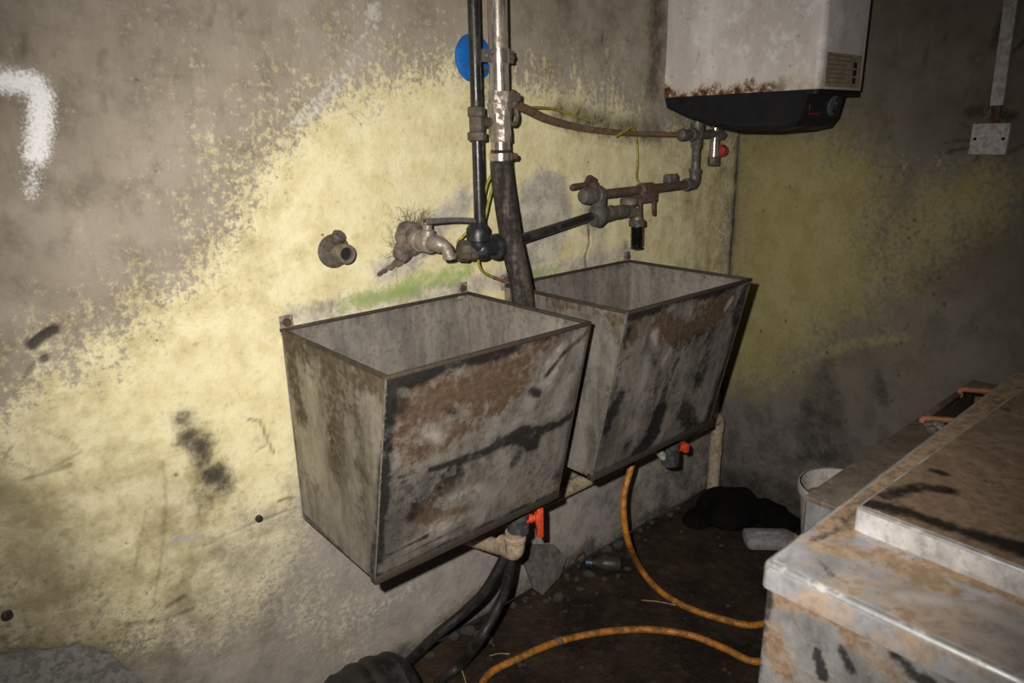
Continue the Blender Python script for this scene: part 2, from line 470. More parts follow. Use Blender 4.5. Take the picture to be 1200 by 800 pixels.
    for pts, w, s in (([(445, 321), (458, 312), (478, 302), (488, 296)], .006, .9), ([(292, 492), (306, 494), (313, 513), (322, 532)], .0035, .9),
        ([(313, 522), (300, 530)], .003, .6), ([(327, 588), (345, 583)], .0035, .9), ([(240, 640), (300, 612)], .004, .35), ([(300, 612), (345, 596)], .004, .5),
        ([(690, 262), (691, 285), (686, 300), (688, 322)], .004, .95), ([(196, 712), (216, 700)], .006, .7), ([(148, 732), (190, 729), (226, 714)], .006, .6),
        ([(192, 540), (196, 590), (190, 650), (180, 712)], .003, .4), ([(128, 560), (152, 612)], .003, .35), ([(172, 598), (160, 660), (150, 720)], .003, .3),
        ([(30, 562), (62, 552), (84, 545)], .005, .6), ([(62, 548), (96, 530), (80, 516), (40, 500)], .003, .4),
        ([(480, 290), (482, 256)], .004, .4), ([(470, 284), (452, 262)], .003, .4), ([(484, 276), (497, 248)], .003, .5), ([(478, 278), (455, 240)], .003, .35), ([(490, 275), (472, 238)], .003, .4),
        ([(355, 345), (364, 352), (380, 356)], .004, .4), ([(388, 366), (391, 350)], .003, .6), ([(40, 552), (0, 540)], .003, .4),
        ([(40, 385), (30, 402)], .003, .4), ([(18, 458), (40, 425)], .004, .6), ([(180, 90), (236, 92)], .003, .3), ([(248, 28), (254, 0)], .005, .45), ([(280, 20), (292, 10)], .004, .35),
        ([(84, 170), (92, 140)], .004, .2), ([(28, 64), (30, 40)], .005, .5), ([(118, 75), (123, 60)], .006, .5), ([(124, 130), (122, 112)], .005, .4),
        ([(707, 48), (709, 34)], .005, .6)):
        crack = np.maximum(crack, ws(P, pts, w, .8) * s * .8 * sstep(.25, .6, n2 + .1))
    chip = np.maximum(ws(P, [(38, 404), (50, 394), (64, 386)], .010, .4), ws(P, [(52, 421), (54, 419)], .008, .4))
    chip = np.maximum(chip, ws(P, [(207, 557)], .006, .4))
    soot = np.maximum(soot, chip * .9)
    cem = sstep(-.008, .008, inside(P, [W2(*q) for q in ((-90, 782), (0, 768), (50, 758), (98, 756), (128, 765), (152, 778), (172, 803), (120, 880), (-90, 880))]) + (n2 - .5) * .03)
    plast = ws(P, [(476, 283), (492, 288), (508, 284)], .03, .3)
    hole = ws(P, [(484, 276), (500, 280)], .03, .4)
    d = -.006 * cem - .006 * chip - .004 * crack + .006 * sstep(.2, .9, plast) + (n1 - .5) * .008 + (n2 - .5) * .003
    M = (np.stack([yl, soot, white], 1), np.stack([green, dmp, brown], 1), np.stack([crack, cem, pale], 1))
    return M, d
def wm(Wp): _wall_cache['m'], _wall_cache['d'] = wall_fields(Wp); return _wall_cache['m']
def wd(Wp): return _wall_cache['d']
M_WALL = wall_mat('plaster_main', (.37, .325, .27), (.28, .24, .19), (.78, .715, .465), (.43, .40, .385))
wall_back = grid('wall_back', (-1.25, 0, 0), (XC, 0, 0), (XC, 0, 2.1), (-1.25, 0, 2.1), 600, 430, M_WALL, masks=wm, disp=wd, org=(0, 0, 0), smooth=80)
tag(wall_back, 'stained plaster wall with flaking yellow paint behind the steel sinks', None, None, 'structure')

# ---- right wall
def R2(px, py):
    q = at(px, py, 0, XC); return (q[1], q[2])
def rs(P, pts, w, soft=.5): return stroke(P, [R2(*p) for p in pts], w, soft)
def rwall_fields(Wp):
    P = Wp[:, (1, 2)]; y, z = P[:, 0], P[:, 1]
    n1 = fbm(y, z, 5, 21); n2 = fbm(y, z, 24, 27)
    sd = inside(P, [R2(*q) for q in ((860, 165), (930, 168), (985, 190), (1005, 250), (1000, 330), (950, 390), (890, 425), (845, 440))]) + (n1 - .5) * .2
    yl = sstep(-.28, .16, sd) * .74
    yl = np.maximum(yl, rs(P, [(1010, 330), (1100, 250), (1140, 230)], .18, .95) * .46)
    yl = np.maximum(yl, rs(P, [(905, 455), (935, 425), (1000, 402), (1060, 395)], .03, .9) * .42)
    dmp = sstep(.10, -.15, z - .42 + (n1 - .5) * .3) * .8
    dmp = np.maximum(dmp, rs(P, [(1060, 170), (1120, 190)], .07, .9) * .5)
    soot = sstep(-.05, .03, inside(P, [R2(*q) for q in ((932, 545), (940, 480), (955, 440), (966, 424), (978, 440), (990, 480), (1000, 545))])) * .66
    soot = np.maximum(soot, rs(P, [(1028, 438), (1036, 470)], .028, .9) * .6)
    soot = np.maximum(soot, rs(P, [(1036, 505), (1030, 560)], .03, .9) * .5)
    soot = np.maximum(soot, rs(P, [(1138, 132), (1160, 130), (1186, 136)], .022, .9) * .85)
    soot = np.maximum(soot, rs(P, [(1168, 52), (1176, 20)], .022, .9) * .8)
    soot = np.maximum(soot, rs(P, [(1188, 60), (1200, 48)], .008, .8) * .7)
    soot = np.maximum(soot, sstep(.02, .0, -y + (n2 - .5) * .02) * .5)  # dark crease line on this side of the corner
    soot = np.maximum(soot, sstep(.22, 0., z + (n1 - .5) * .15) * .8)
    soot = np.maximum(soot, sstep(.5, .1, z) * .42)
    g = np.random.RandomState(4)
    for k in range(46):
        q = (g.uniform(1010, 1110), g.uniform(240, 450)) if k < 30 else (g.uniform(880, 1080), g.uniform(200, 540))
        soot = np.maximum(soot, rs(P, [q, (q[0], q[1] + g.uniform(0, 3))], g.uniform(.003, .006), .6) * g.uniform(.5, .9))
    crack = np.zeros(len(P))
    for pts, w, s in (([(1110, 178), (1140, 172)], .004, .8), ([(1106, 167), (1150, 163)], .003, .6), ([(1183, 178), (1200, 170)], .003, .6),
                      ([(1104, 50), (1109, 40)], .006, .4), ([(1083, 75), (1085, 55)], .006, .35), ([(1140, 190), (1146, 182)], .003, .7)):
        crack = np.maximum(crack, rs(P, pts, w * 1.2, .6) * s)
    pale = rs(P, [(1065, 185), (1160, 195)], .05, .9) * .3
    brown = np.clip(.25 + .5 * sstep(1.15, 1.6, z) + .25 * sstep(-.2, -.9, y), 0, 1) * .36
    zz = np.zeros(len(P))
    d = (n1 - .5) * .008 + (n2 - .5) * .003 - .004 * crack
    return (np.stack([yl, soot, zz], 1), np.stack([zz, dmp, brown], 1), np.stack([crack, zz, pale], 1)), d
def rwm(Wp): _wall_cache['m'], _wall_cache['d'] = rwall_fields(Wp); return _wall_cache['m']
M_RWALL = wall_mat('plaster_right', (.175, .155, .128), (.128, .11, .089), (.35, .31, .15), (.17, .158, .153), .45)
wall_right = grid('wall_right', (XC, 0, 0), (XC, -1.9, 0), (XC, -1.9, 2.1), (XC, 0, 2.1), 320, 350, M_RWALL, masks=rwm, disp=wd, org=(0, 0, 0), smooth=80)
tag(wall_right, 'dim grimy plaster wall with dull yellow paint and soot marks', None, None, 'structure')

# ---- floor
n = NT('dirt_floor')
a = n.noise(5, 8, .7); b = n.noise(40, 6, .7); c = n.noise(150, 4, .7)
col = n.mix(n.ramp(a, .38, .66), (.020, .0115, .007), (.058, .037, .024))
col = n.mix(n.ramp(b, .52, .72, 0, .7), col, (.075, .055, .038))
col = n.mix(n.ramp(c, .62, .75, 0, .6), col, (.15, .12, .095))
n.bump(n.math('ADD', n.math('MULTIPLY', b, 1.), n.math('MULTIPLY', c, .4)), .02, .9)
M_FLOOR = n.done(col, n.ramp(a, .35, .65, .62, .9), 0., .3)
def fdisp(Wp):
    x, y = Wp[:, 0], Wp[:, 1]
    return (fbm(x, y, 9, 40) - .72) * .022 + (fbm(x, y, 45, 44) - .7) * .012
floor_o = grid('floor', (-1.25, -1.9, 0), (XC, -1.9, 0), (XC, 0, 0), (-1.25, 0, 0), 360, 240, M_FLOOR, disp=fdisp, org=(0, 0, 0), smooth=80)
tag(floor_o, 'dark brown dirt floor strewn with rubble', None, None, 'structure')

# ------------------------------------------------------------------ shared materials
M_STEEL = sheet('dirty_stainless', (.26, .238, .212), (.118, .080, .054), (.014, .013, .013), (.44, .40, .365), dirtamt=.05, metal=.35, con=1.2)
M_STEELSIDE = sheet('dirty_stainless_side', (.27, .245, .215), (.130, .103, .068), (.018, .016, .014), (.42, .385, .34), dirtamt=.04, metal=.35, con=1.1)
M_STEELIN = sheet('dull_stainless_inside', (.29, .262, .235), (.16, .13, .10), (.05, .045, .04), (.42, .39, .365), rough=.45, metal=.3, con=.9)
M_RIM = grime('grimy_folded_rim', (.085, .066, .048), (.035, .027, .021), .5, 30, .5, .4)
M_EDGE = grime('bright_steel_edge', (.48, .46, .43), (.14, .11, .08), .5, 40, .28, .8)
M_RUST = grime('rusty_bolt', (.15, .075, .048), (.07, .04, .028), .6, 80, .75)
M_TAB = grime('weathered_steel_tab', (.36, .33, .30), (.17, .12, .10), .6, 60, .7, .2)
M_BLACKPIPE = grime('black_polyethylene', (.014, .014, .016), (.05, .045, .04), .25, 30, .32, 0, .0003, (1, 1, .3))
M_STEELPIPE = grime('polished_steel_pipe', (.55, .50, .46), (.22, .16, .11), .32, 16, .24, .85, .0002, (4, 4, .5))
M_BRASS = grime('tarnished_brass', (.27, .225, .17), (.125, .10, .078), .6, 50, .45, .35)
M_NICKEL = grime('pitted_nickel_plate', (.40, .36, .325), (.20, .155, .12), .55, 60, .36, .6)
M_BRONZE = grime('dirty_bronze_fitting', (.15, .128, .10), (.065, .053, .041), .5, 60, .5, .3)
M_VERDI = grime('verdigris_brass', (.055, .075, .066), (.11, .085, .065), .5, 45, .6, .1)
M_GALV = grime('dull_galvanised_pipe', (.17, .165, .165), (.085, .062, .047), .45, 40, .5, .4)
M_RUSTPIPE = grime('rust_stained_pipe', (.16, .118, .095), (.08, .052, .038), .6, 30, .6, .2)
M_RUBBER = grime('muddy_rubber_hose', (.085, .066, .05), (.016, .013, .012), .62, 14, .6, 0, .0008, (3, 3, .6))
M_BLACKRUB = grime('black_rubber', (.011, .011, .012), (.024, .021, .019), .35, 25, .5)
M_FITTING = grime('black_plastic_fitting', (.016, .018, .024), (.04, .036, .034), .3, 30, .35)
M_PVC = grime('beige_pvc', (.50, .40, .30), (.27, .19, .13), .3, 22, .45, 0, .0004)
M_RED = grime('orange_red_plastic', (.72, .085, .025), (.42, .05, .02), .25, 40, .38, 0, .0002)
M_VALVE = grime('dark_blue_plastic', (.035, .045, .07), (.09, .075, .06), .4, 40, .4)
M_ORANGE = grime('orange_gas_hose', (.52, .205, .03), (.20, .085, .02), .45, 40, .45, 0, .0003)
M_WIRE = grime('yellow_green_wire', (.42, .36, .035), (.20, .19, .03), .45, 60, .5, 0, 0)
M_CABLE = grime('brown_cable', (.24, .135, .07), (.13, .085, .055), .5, 40, .55)
M_BLUE = grime('blue_plastic', (.008, .14, .52), (.01, .085, .32), .3, 30, .4, 0, .0002)
M_WHITEPL = grime('yellowed_white_plastic', (.62, .59, .55), (.34, .29, .24), .3, 30, .5)
M_PLATE = grime('white_socket_plastic', (.52, .49, .50), (.38, .35, .34), .40, 45, .55)
M_BLACKCAP = grime('black_heater_plastic', (.010, .011, .016), (.015, .0145, .016), .4, 20, .5, 0, .0003, None, .25)
M_GLOSSBLK = grime('glossy_black_panel', (.008, .008, .010), (.016, .015, .016), .3, 30, .18)
M_STONE = grime('grey_rubble', (.18, .155, .135), (.075, .055, .042), .55, 35, .85, 0, .002)
M_BAG = grime('black_bin_bag', (.003, .003, .003), (.006, .0055, .0055), .4, 12, .75, 0, .006, None, .15)
M_COPPER = grime('copper_tube', (.60, .25, .13), (.30, .15, .09), .4, 30, .4, .6)
M_TILE = grime('dusty_grey_slab', (.17, .155, .15), (.10, .085, .075), .5, 24, .75)
M_DARK = grime('dark_void', (.006, .005, .005), (.012, .01, .009), .4, 20, .8)

# ------------------------------------------------------------------ sinks
ZR, ZB, DT, DB = .947, .513, .411, .314
def make_sink(x0, w, label, front_stains, side_stains, tabs):
    t = thing('steel_sink', label, 'sink', (x0 + w / 2, -DT / 2, ZB))
    x1 = x0 + w; th = .003; yb = -.010
    nF = V(0, -(ZR - ZB), DB - DT); nF = V(0, ZR - ZB, DT - DB) * -1     # front plane normal (outwards, down)
    PF = V(x0, -DT, ZR)
    def fm(Wp):
        o = np.zeros((len(Wp), 3)); nn = fbm(Wp[:, 0], Wp[:, 2], 14, 3)
        for ch, pts, wd_, s, soft in front_stains:
            d = poly_dist(Wp, [atp(px, py, PF, nF) for px, py in pts]) + (nn - .5) * wd_ * 1.2
            o[:, ch] = np.maximum(o[:, ch], (1 - sstep(wd_ * (1 - soft), wd_ * (1 + soft * .5), d)) * s)
        return o
    def sm(Wp):
        o = np.zeros((len(Wp), 3)); nn = fbm(Wp[:, 1], Wp[:, 2], 14, 5)
        for ch, pts, wd_, s, soft in side_stains:
            d = poly_dist(Wp, [at(px, py, 0, x0) for px, py in pts]) + (nn - .5) * wd_ * 1.2
            o[:, ch] = np.maximum(o[:, ch], (1 - sstep(wd_ * (1 - soft), wd_ * (1 + soft * .5), d)) * s)
        return o
    fp = grid('front_panel', (x0 - .002, -DB, ZB), (x1 + .002, -DB, ZB), (x1 + .002, -DT, ZR), (x0 - .002, -DT, ZR), 110, 100, M_STEEL, t, th, fm)
    fp['label'] = 'stained brown and grey front sheet'
    # folded lip along the lower edge of the front and a bright rolled seam up its edges
    lip = MB(); lip.box((x0 - .004, -DB - .006, ZB - .004), (x1 + .004, -DB + .012, ZB + .012), .002)
    lip.build('bottom_lip', M_RIM, fp)
    for xx, em in ((x0 - .002, M_EDGE), (x1 + .002, M_RIM)):
        e = MB(); e.tube([(xx, -DB - .001, ZB), (xx, -DT - .001, ZR)], .0018, 8); e.build('edge_seam', em, fp)
    grid('side_panel', (x0, yb, ZB), (x0, -DB, ZB), (x0, -DT, ZR), (x0, yb, ZR), 60, 70, M_STEELSIDE, t, th, sm)
    def im(Wp):
        o = np.zeros((len(Wp), 3)); k = sstep(ZR - .12, ZR, Wp[:, 2]); o[:, 1] = k * .25
        o[:, 0] = sstep(ZR - .035, ZR - .005, Wp[:, 2]) * .45; return o
    grid('side_panel', (x1, -DB, ZB), (x1, yb, ZB), (x1, yb, ZR), (x1, -DT, ZR), 40, 50, M_STEELIN, t, th, im)
    grid('back_panel', (x0, yb + th, ZB), (x1, yb + th, ZB), (x1, yb + th, ZR), (x0, yb + th, ZR), 60, 50, M_STEELIN, t, th, im)
    grid('base_panel', (x0, -DB, ZB + .003), (x1, -DB, ZB + .003), (x1, yb, ZB + .003), (x0, yb, ZB + .003), 20, 16, M_STEELIN, t, th)
    rim = MB(); r = .005
    rim.box((x0 - .003, -DT - .004, ZR - r), (x1 + .003, -DT + r, ZR + .003), .002)
    rim.box((x0 - .003, -r - .004, ZR - r), (x1 + .003, yb + .008, ZR + .003), .002)
    rim.box((x0 - .003, -DT + r, ZR - r), (x0 + r, -r - .004, ZR + .003), .002)
    rim.box((x1 - r, -DT + r, ZR - r), (x1 + .003, -r - .004, ZR + .003), .002)
    rim.build('rim', M_RIM, t)
    # welded corner seam inside
    for xx in (x0 + .004, x1 - .004):
        sm_ = MB(); sm_.tube([(xx, yb - .006, ZB + .01), (xx, yb - .006, ZR - .012)], .004, 8); sm_.build('corner_weld', M_EDGE, t)
    for tx in tabs:
        tb = MB(); tb.box((tx - .014, -.008, ZR - .012), (tx + .014, -.004, ZR + .028), .0015); to = tb.build('mounting_tab', M_TAB, t)
        bo = MB(); bo.lathe((tx, -.0075, ZR + .014), (0, -1, 0), [(0, .009), (.002, .009), (.003, .007), (.007, .007), (.008, .005)], 12)
        bo.build('bolt', M_RUST, to)
    ws_ = MB(); cx = x0 + w * .84
    return t
S1F = [(0, [(458, 452), (530, 428), (600, 408)], .018, .95, .9), (0, [(600, 408), (690, 382)], .010, .6, .9), (0, [(459, 455), (452, 530), (441, 655)], .020, .98, .8),
       (0, [(505, 550), (560, 532), (600, 517)], .016, .95, .8), (0, [(585, 520), (612, 508), (625, 515)], .034, .95, .8), (0, [(620, 508), (655, 497), (682, 476)], .022, .95, .8), (0, [(600, 545), (608, 530)], .026, .8, .9),
       (0, [(455, 575), (490, 570), (530, 555)], .050, .72, .95), (0, [(450, 610), (475, 600)], .05, .66, .95), (0, [(655, 560), (672, 500), (688, 400)], .014, .7, .9), (0, [(470, 470), (470, 500)], .03, .45, .95),
       (0, [(446, 655), (500, 628)], .006, .8, .8), (0, [(470, 652), (545, 615)], .005, .7, .8), (0, [(690, 388), (660, 415), (640, 440)], .010, .8, .9), (0, [(624, 458), (632, 462)], .016, .9, .8),
       (0, [(525, 480), (532, 482)], .018, .5, .9), (0, [(552, 490), (556, 492)], .015, .5, .9), (0, [(580, 560), (650, 545)], .05, .36, .95), (0, [(442, 676), (540, 628), (652, 576)], .010, .8, .9),
       (1, [(475, 500), (520, 470), (580, 440), (605, 435)], .075, .95, .9), (1, [(490, 530), (560, 500)], .06, .75, .95), (1, [(490, 602), (520, 606), (540, 600)], .026, 1., .7), (1, [(520, 570), (560, 560)], .05, .6, .95),
       (1, [(615, 430), (580, 480)], .05, .8, .95), (1, [(650, 400), (600, 420)], .03, .7, .9), (1, [(600, 590), (640, 570)], .04, .5, .95), (1, [(560, 480), (540, 520)], .05, .7, .95),
       (2, [(655, 420), (625, 470), (600, 500)], .035, .85, .95), (2, [(668, 440), (650, 480)], .03, .8, .95), (2, [(540, 580), (600, 575)], .05, .6, .95), (2, [(500, 500), (515, 515)], .03, .7, .95), (2, [(470, 645), (560, 600)], .035, .6, .95)]
S1S = [(1, [(330, 392), (395, 420), (445, 445)], .055, .9, .95), (1, [(400, 430), (395, 500), (390, 540)], .06, .75, .95), (1, [(420, 545), (430, 560)], .022, .9, .8), (1, [(340, 400), (350, 480)], .05, .7, .95),
       (1, [(415, 470), (425, 540), (425, 620)], .03, .6, .95), (2, [(375, 520), (385, 580), (405, 630)], .05, .6, .95), (0, [(335, 440), (342, 500), (353, 598)], .016, .7, .95),
       (0, [(448, 520), (444, 590), (436, 672)], .016, .75, .95), (0, [(353, 600), (436, 680)], .010, .7, .95), (0, [(345, 540), (375, 575)], .03, .4, .95), (0, [(385, 500), (392, 530)], .02, .4, .95)]
S2F = [(0, [(738, 372), (800, 352), (872, 332)], .016, .9, .9), (0, [(738, 378), (724, 440), (705, 540)], .016, .75, .9), (0, [(872, 338), (850, 430), (833, 490)], .045, .9, .9),
       (0, [(716, 482), (728, 462), (712, 500)], .032, 1., .8), (0, [(772, 480), (765, 510), (745, 535)], .04, 1., .85), (0, [(795, 420), (775, 470), (760, 520)], .022, .85, .95), (0, [(760, 405), (772, 440)], .022, .6, .95),
       (0, [(800, 470), (812, 500)], .05, .85, .95), (0, [(700, 556), (760, 530), (826, 497)], .022, .95, .9), (0, [(835, 390), (815, 450)], .05, .75, .95), (0, [(800, 410), (830, 400)], .06, .6, .95), (0, [(780, 450), (820, 440)], .07, .5, .95), (0, [(735, 520), (720, 545)], .03, .6, .95),  # broad soot here also paints in the weaker flash on this further sink
       (1, [(745, 375), (735, 420)], .035, .8, .95), (1, [(780, 378), (800, 390), (845, 365)], .06, 1., .9), (1, [(790, 400), (770, 450)], .03, .5, .9), (1, [(860, 345), (820, 360)], .04, .8, .9),
       (2, [(768, 390), (755, 440), (742, 475)], .022, .85, .95), (2, [(850, 362), (858, 350)], .014, .8, .9), (2, [(722, 520), (742, 500)], .03, .5, .9), (2, [(800, 430), (812, 425)], .02, .5, .9), (2, [(785, 410), (775, 430)], .012, .7, .9)]
S2S = [(1, [(715, 370), (732, 380), (728, 420), (715, 470)], .024, .8, .95), (2, [(700, 390), (690, 470), (675, 540)], .04, .75, .95), (0, [(722, 470), (714, 505)], .015, .85, .9), (1, [(640, 350), (700, 362)], .024, .8, .95),
       (0, [(690, 500), (700, 540)], .012, .6, .95), (0, [(690, 380), (720, 390)], .03, .5, .95), (0, [(680, 555), (692, 558)], .012, .7, .9)]
make_sink(0., .48, 'dirty stainless wall sink with rust-brown front and black smear', S1F, S1S, (.012, .462))
make_sink(.599, .491, 'dirty stainless wall sink with dark streaked front near the corner', S2F, S2S, (.60, 1.08))

# ------------------------------------------------------------------ drainage below the sinks
YM = -.05
e_st = at(841, 489, 1, YM)                                   # elbow of the soil pipe by the corner
zm = e_st[2]
xb = .455                                                    # branch to the first sink
el = at(604, 646, 1, -.25); va = at(607, 609, 1, -.25)
t = thing('drain_pipe', 'beige plastic drain pipe running under both sinks to the corner', 'pipe', (.9, YM, zm))
m = MB(); m.tube([(el[0], YM, zm), (e_st[0] - .03, YM, zm)], .0225, 18); m.build('horizontal_run', M_PVC, t)
m = MB(); m.tube([(e_st[0], YM, zm - .03), (e_st[0], YM, -.01)], .0225, 18); m.build('downpipe', M_PVC, t)
m = MB(); m.tube([(e_st[0] - .05, YM, zm), (e_st[0] - .024, YM, zm), (e_st[0] - .006, YM, zm - .006), (e_st[0], YM, zm - .024), (e_st[0], YM, zm - .05)], .0255, 18, n=4)
m.build('elbow', M_PVC, t)
m = MB(); m.tube([(e_st[0], YM, .17), (e_st[0], YM, .20)], .0245, 18); m.build('collar', M_PVC, t)
m = MB(); m.tube([el, (el[0], YM, zm)], .0195, 18); m.build('branch_run', M_PVC, t)
m = MB(); m.tube([el + V(0, .055, -.004), el + V(0, .03, -.004), el + V(0, .006, 0), el + V(0, 0, .024), (el[0], el[1], va[2] - .026)], .0235, 18, n=5)
m.lathe((el[0], el[1], va[2] - .052), (0, 0, 1), [(0, .0235), (.003, .0262), (.012, .0262), (.015, .0235)], 18)
m.build('elbow', M_PVC, t)

def drain_valve(p, hdir, label, hlen, zsink=ZB, low=0.):
    t = thing('drain_valve', label, 'valve', (p[0], p[1], p[2] - .03))
    m = MB(); m.lathe((p[0], p[1], p[2] - .026), (0, 0, 1), [(-low, .020), (.002 - low, .026), (.016, .026), (.018, .021), (.032, .021), (.034, .027), (.052, .027), (.054, .018), (zsink - p[2] + .024, .018)], 16,
                      ridge=lambda k, i: 1 + .03 * (k % 2))
    b = m.build('valve_body', M_VALVE, t)
    h = np.array(hdir, float); h /= np.linalg.norm(h)
    s0 = np.array(p) + h * .018
    m = MB(); m.lathe(s0, h, [(0, .011), (.016, .011), (.018, .0085), (.03, .0085)], 12)
    st = m.build('valve_stem', M_RED, t)
    c = s0 + h * .034
    m = MB(); rz = Matrix.Rotation(math.atan2(h[1], h[0]), 3, 'Z')
    m.box(c + V(-.008, -.011, -hlen * .64), c + V(.008, .011, hlen * .36), .003, rz, c)
    m.box(c + V(-.012, -.014, -.014), c + V(.004, .014, .014), .003, rz, c)
    m.build('handle', M_RED, t)['label'] = 'orange-red lever handle'
drain_valve(va, (.87, -.5, 0), 'dark plastic drain valve with upright red lever above beige elbow', .078, low=.006)
v2 = at(786, 527, 1, -.215)
drain_valve(v2, (.95, -.3, 0), 'dark blue drain valve with small red knob under the streaked sink', .026, low=.022)
m = MB(); q = at(763, 531, 1, -.2); m.tube([v2 + V(-.02, .01, -.02), q + V(.02, 0, .008), q + V(-.035, .01, .035), q + V(-.05, .02, .085)], .012, 12, n=6)
tag(m.build('waste_pipe', M_WHITEPL, org=q), 'short pale plastic waste pipe beside the red-knobbed valve', 'pipe')

# hoses on the floor
def hose(name, mat, pts, r, label, cat='hose', n=10, seg=12):
    m = MB(); m.tube(pts, r, seg, n=n)
    return tag(m.build(name, mat, org=pts[len(pts) // 2]), label, cat)
zf = .004
F = lambda px, py, z=zf: at(px, py, 2, z)
p0 = at(741, 538, 1, -.20)
opts = [p0 + V(0, .02, .07), p0, at(732, 575, 1, -.21), at(731, 605, 1, -.225), at(737, 637, 1, -.235), F(752, 668, .03), F(772, 691, .013), F(802, 710, .012), F(845, 725, .012), F(888, 732, .012),
        V(1.16, -.60, .012), V(1.22, -.68, .012), V(1.12, -.74, .012), V(.98, -.67, .012), F(885, 775, .012), F(850, 760, .012), F(812, 745, .012), F(770, 738, .012), F(730, 738, .012), F(690, 743, .012), F(650, 753, .012), F(610, 770, .012), F(570, 793, .012), V(.275, -.28, .012), V(.25, -.5, .012)]
oh = hose('gas_hose', M_ORANGE, opts, .0095, 'orange rubber hose looping down from the sink across the dirt floor')
jc = F(655, 751, .014); m = MB(); m.tube([jc - V(.008, -.002, 0), jc + V(.008, -.002, 0)], .0115, 12); m.build('splice_tape', M_CABLE, oh).location = Vector(jc) - Vector(oh.location)
oh.children[0].data.transform(Matrix.Translation(-Vector(jc) + Vector(oh.location)))

hb = el + V(-.004, .025, -.012)
hose('drain_hose', M_BLACKRUB, [hb, at(570, 690, 1, -.20), at(545, 716, 1, -.16), at(510, 745, 1, -.12), F(474, 768, .03) + V(-.02, -.03, 0), V(.10, -.06, .02), V(-.1, -.05, .02)], .0125, 'black rubber hose running from beige elbow along the wall foot')
hose('drain_hose', M_BLACKRUB, [hb + V(.012, -.004, -.004), at(594, 685, 1, -.22), at(583, 712, 1, -.215), at(563, 748, 1, -.22), F(540, 778, .035), F(515, 800, .014), V(.18, -.19, .014), V(.15, -.24, .014)], .0125, 'black rubber hose dropping from beige elbow onto open floor')

# tyre at the foot of the wall
tc = V(.012, -.235, .125); t = thing('rubber_tyre', 'worn black rubber tyre standing on the floor by the wall', 'tyre', (tc[0], tc[1], 0))
RW = .085
ax = V(math.cos(-.12), math.sin(-.12), 0)
m = MB()
prof = []
for k in range(15):
    u = -RW + 2 * RW * k / 14
    g = .005 if k in (3, 4, 7, 10, 11) else 0
    prof.append((u + RW, .125 - .022 * abs(u / RW) ** 4 - g))
m.lathe(tc - ax * RW, ax, [(.02, .06), (.008, .075), (-.004, .098)] + prof + [(2 * RW + .004, .098), (2 * RW - .008, .075), (2 * RW - .02, .06)], 48, ridge=lambda k, i: 1 - (.012 if (k % 2 and 3 < i < 17) else 0))
m.build('tread', M_BLACKRUB, t, 25)
m = MB(); m.lathe(tc - ax * .04, ax, [(0, .061), (.005, .05), (.075, .05), (.08, .061)], 24); m.build('wheel_rim', M_RUSTPIPE, t)

# ------------------------------------------------------------------ supply pipes on the wall
YP = -.10
bx = at(558, 130, 1, YP)[0]; sx = at(585, 90, 1, YP)[0]
zj = at(560, 268, 1, YP)[2]
def bez(o, *a): return o
t = thing('black_water_pipe', 'black plastic water pipe rising beside the polished steel pipe', 'pipe', (bx, YP, zj))
m = MB(); m.tube([(bx, YP, zj), (bx + .004, YP, 2.09)], .0128, 16); m.build('riser', M_BLACKPIPE, t)
zc = at(558, 140, 1, YP)[2]
m = MB()
m.lathe((bx, YP, zc - .045), (0, 0, 1), [(0, .015), (.002, .021), (.018, .021), (.02, .016), (.05, .016), (.052, .019), (.07, .019), (.072, .015)], 8)
m.tube([(bx, YP, zc - .004), (bx + .045, YP + .008, zc - .006)], .011, 10)
m.build('compression_joint', M_BRONZE, t)
# elbow cluster at the foot of the riser
b1 = at(560, 273, 1, YP); b2 = at(575, 291, 1, YP); b3 = at(548, 294, 1, YP)
m = MB(); m.lathe((b1[0], YP, b1[2] - .02), (0, 0, 1), [(0, .02), (.004, .026), (.03, .026), (.036, .022), (.044, .016)], 16, ridge=lambda k, i: 1 + .04 * (k % 2))
m.build('socket_nut', M_FITTING, t)
pr = at(697, 252, 1, -.055)
dr = pr - b2; dr /= np.linalg.norm(dr)
m = MB(); m.ball((b1[0] + .01, YP, b2[2] + .002), .026, 16, 10); m.tube([b1, b1 - V(0, 0, .03), b2 + V(-.01, 0, .004), b2 + dr * .03], .021, 14, n=4)
m.build('elbow', M_FITTING, t)
m = MB(); m.lathe(b2 + dr * .008, dr, [(0, .022), (.003, .029), (.022, .029), (.028, .022), (.034, .015)], 16, ridge=lambda k, i: 1 + .04 * (k % 2)); m.build('socket_nut', M_FITTING, t)
m = MB(); m.tube([b2 + dr * .03, pr], .0115, 14); m.build('cross_run', M_BLACKPIPE, t)

# lever tap feeding it, out of the broken plaster
w0 = V(.323, 0, 1.095)
t = thing('lever_tap', 'tarnished nickel lever tap sticking out of broken plaster', 'tap', w0)
o = lambda y, dz=0., dx=0.: V(w0[0] + dx, -y, w0[2] + dz)
m = MB(); m.ball(o(.0, .0), .040, 18, 12, (1, .6, 1.0), 5, .18); m.ball(o(.004, -.024, -.022), .026, 12, 8, (1, .6, 1), 8, .2); m.ball(o(.022, .004, .004), .027, 14, 9, (1, 1, 1), 15, .12)
for k_, (px, py, r_) in enumerate(((474, 302, .016), (466, 308, .012), (458, 313, .009), (450, 318, .007), (445, 321, .006))):
    q = at(px, py, 1, 0.); m.ball(q, r_, 10, 7, (1.4, .5, .8), 40 + k_, .25)
m.build('mortar_lump', grime('brown_mortar', (.19, .15, .125), (.09, .07, .055), .5, 40, .85, 0, .002), t, 60)
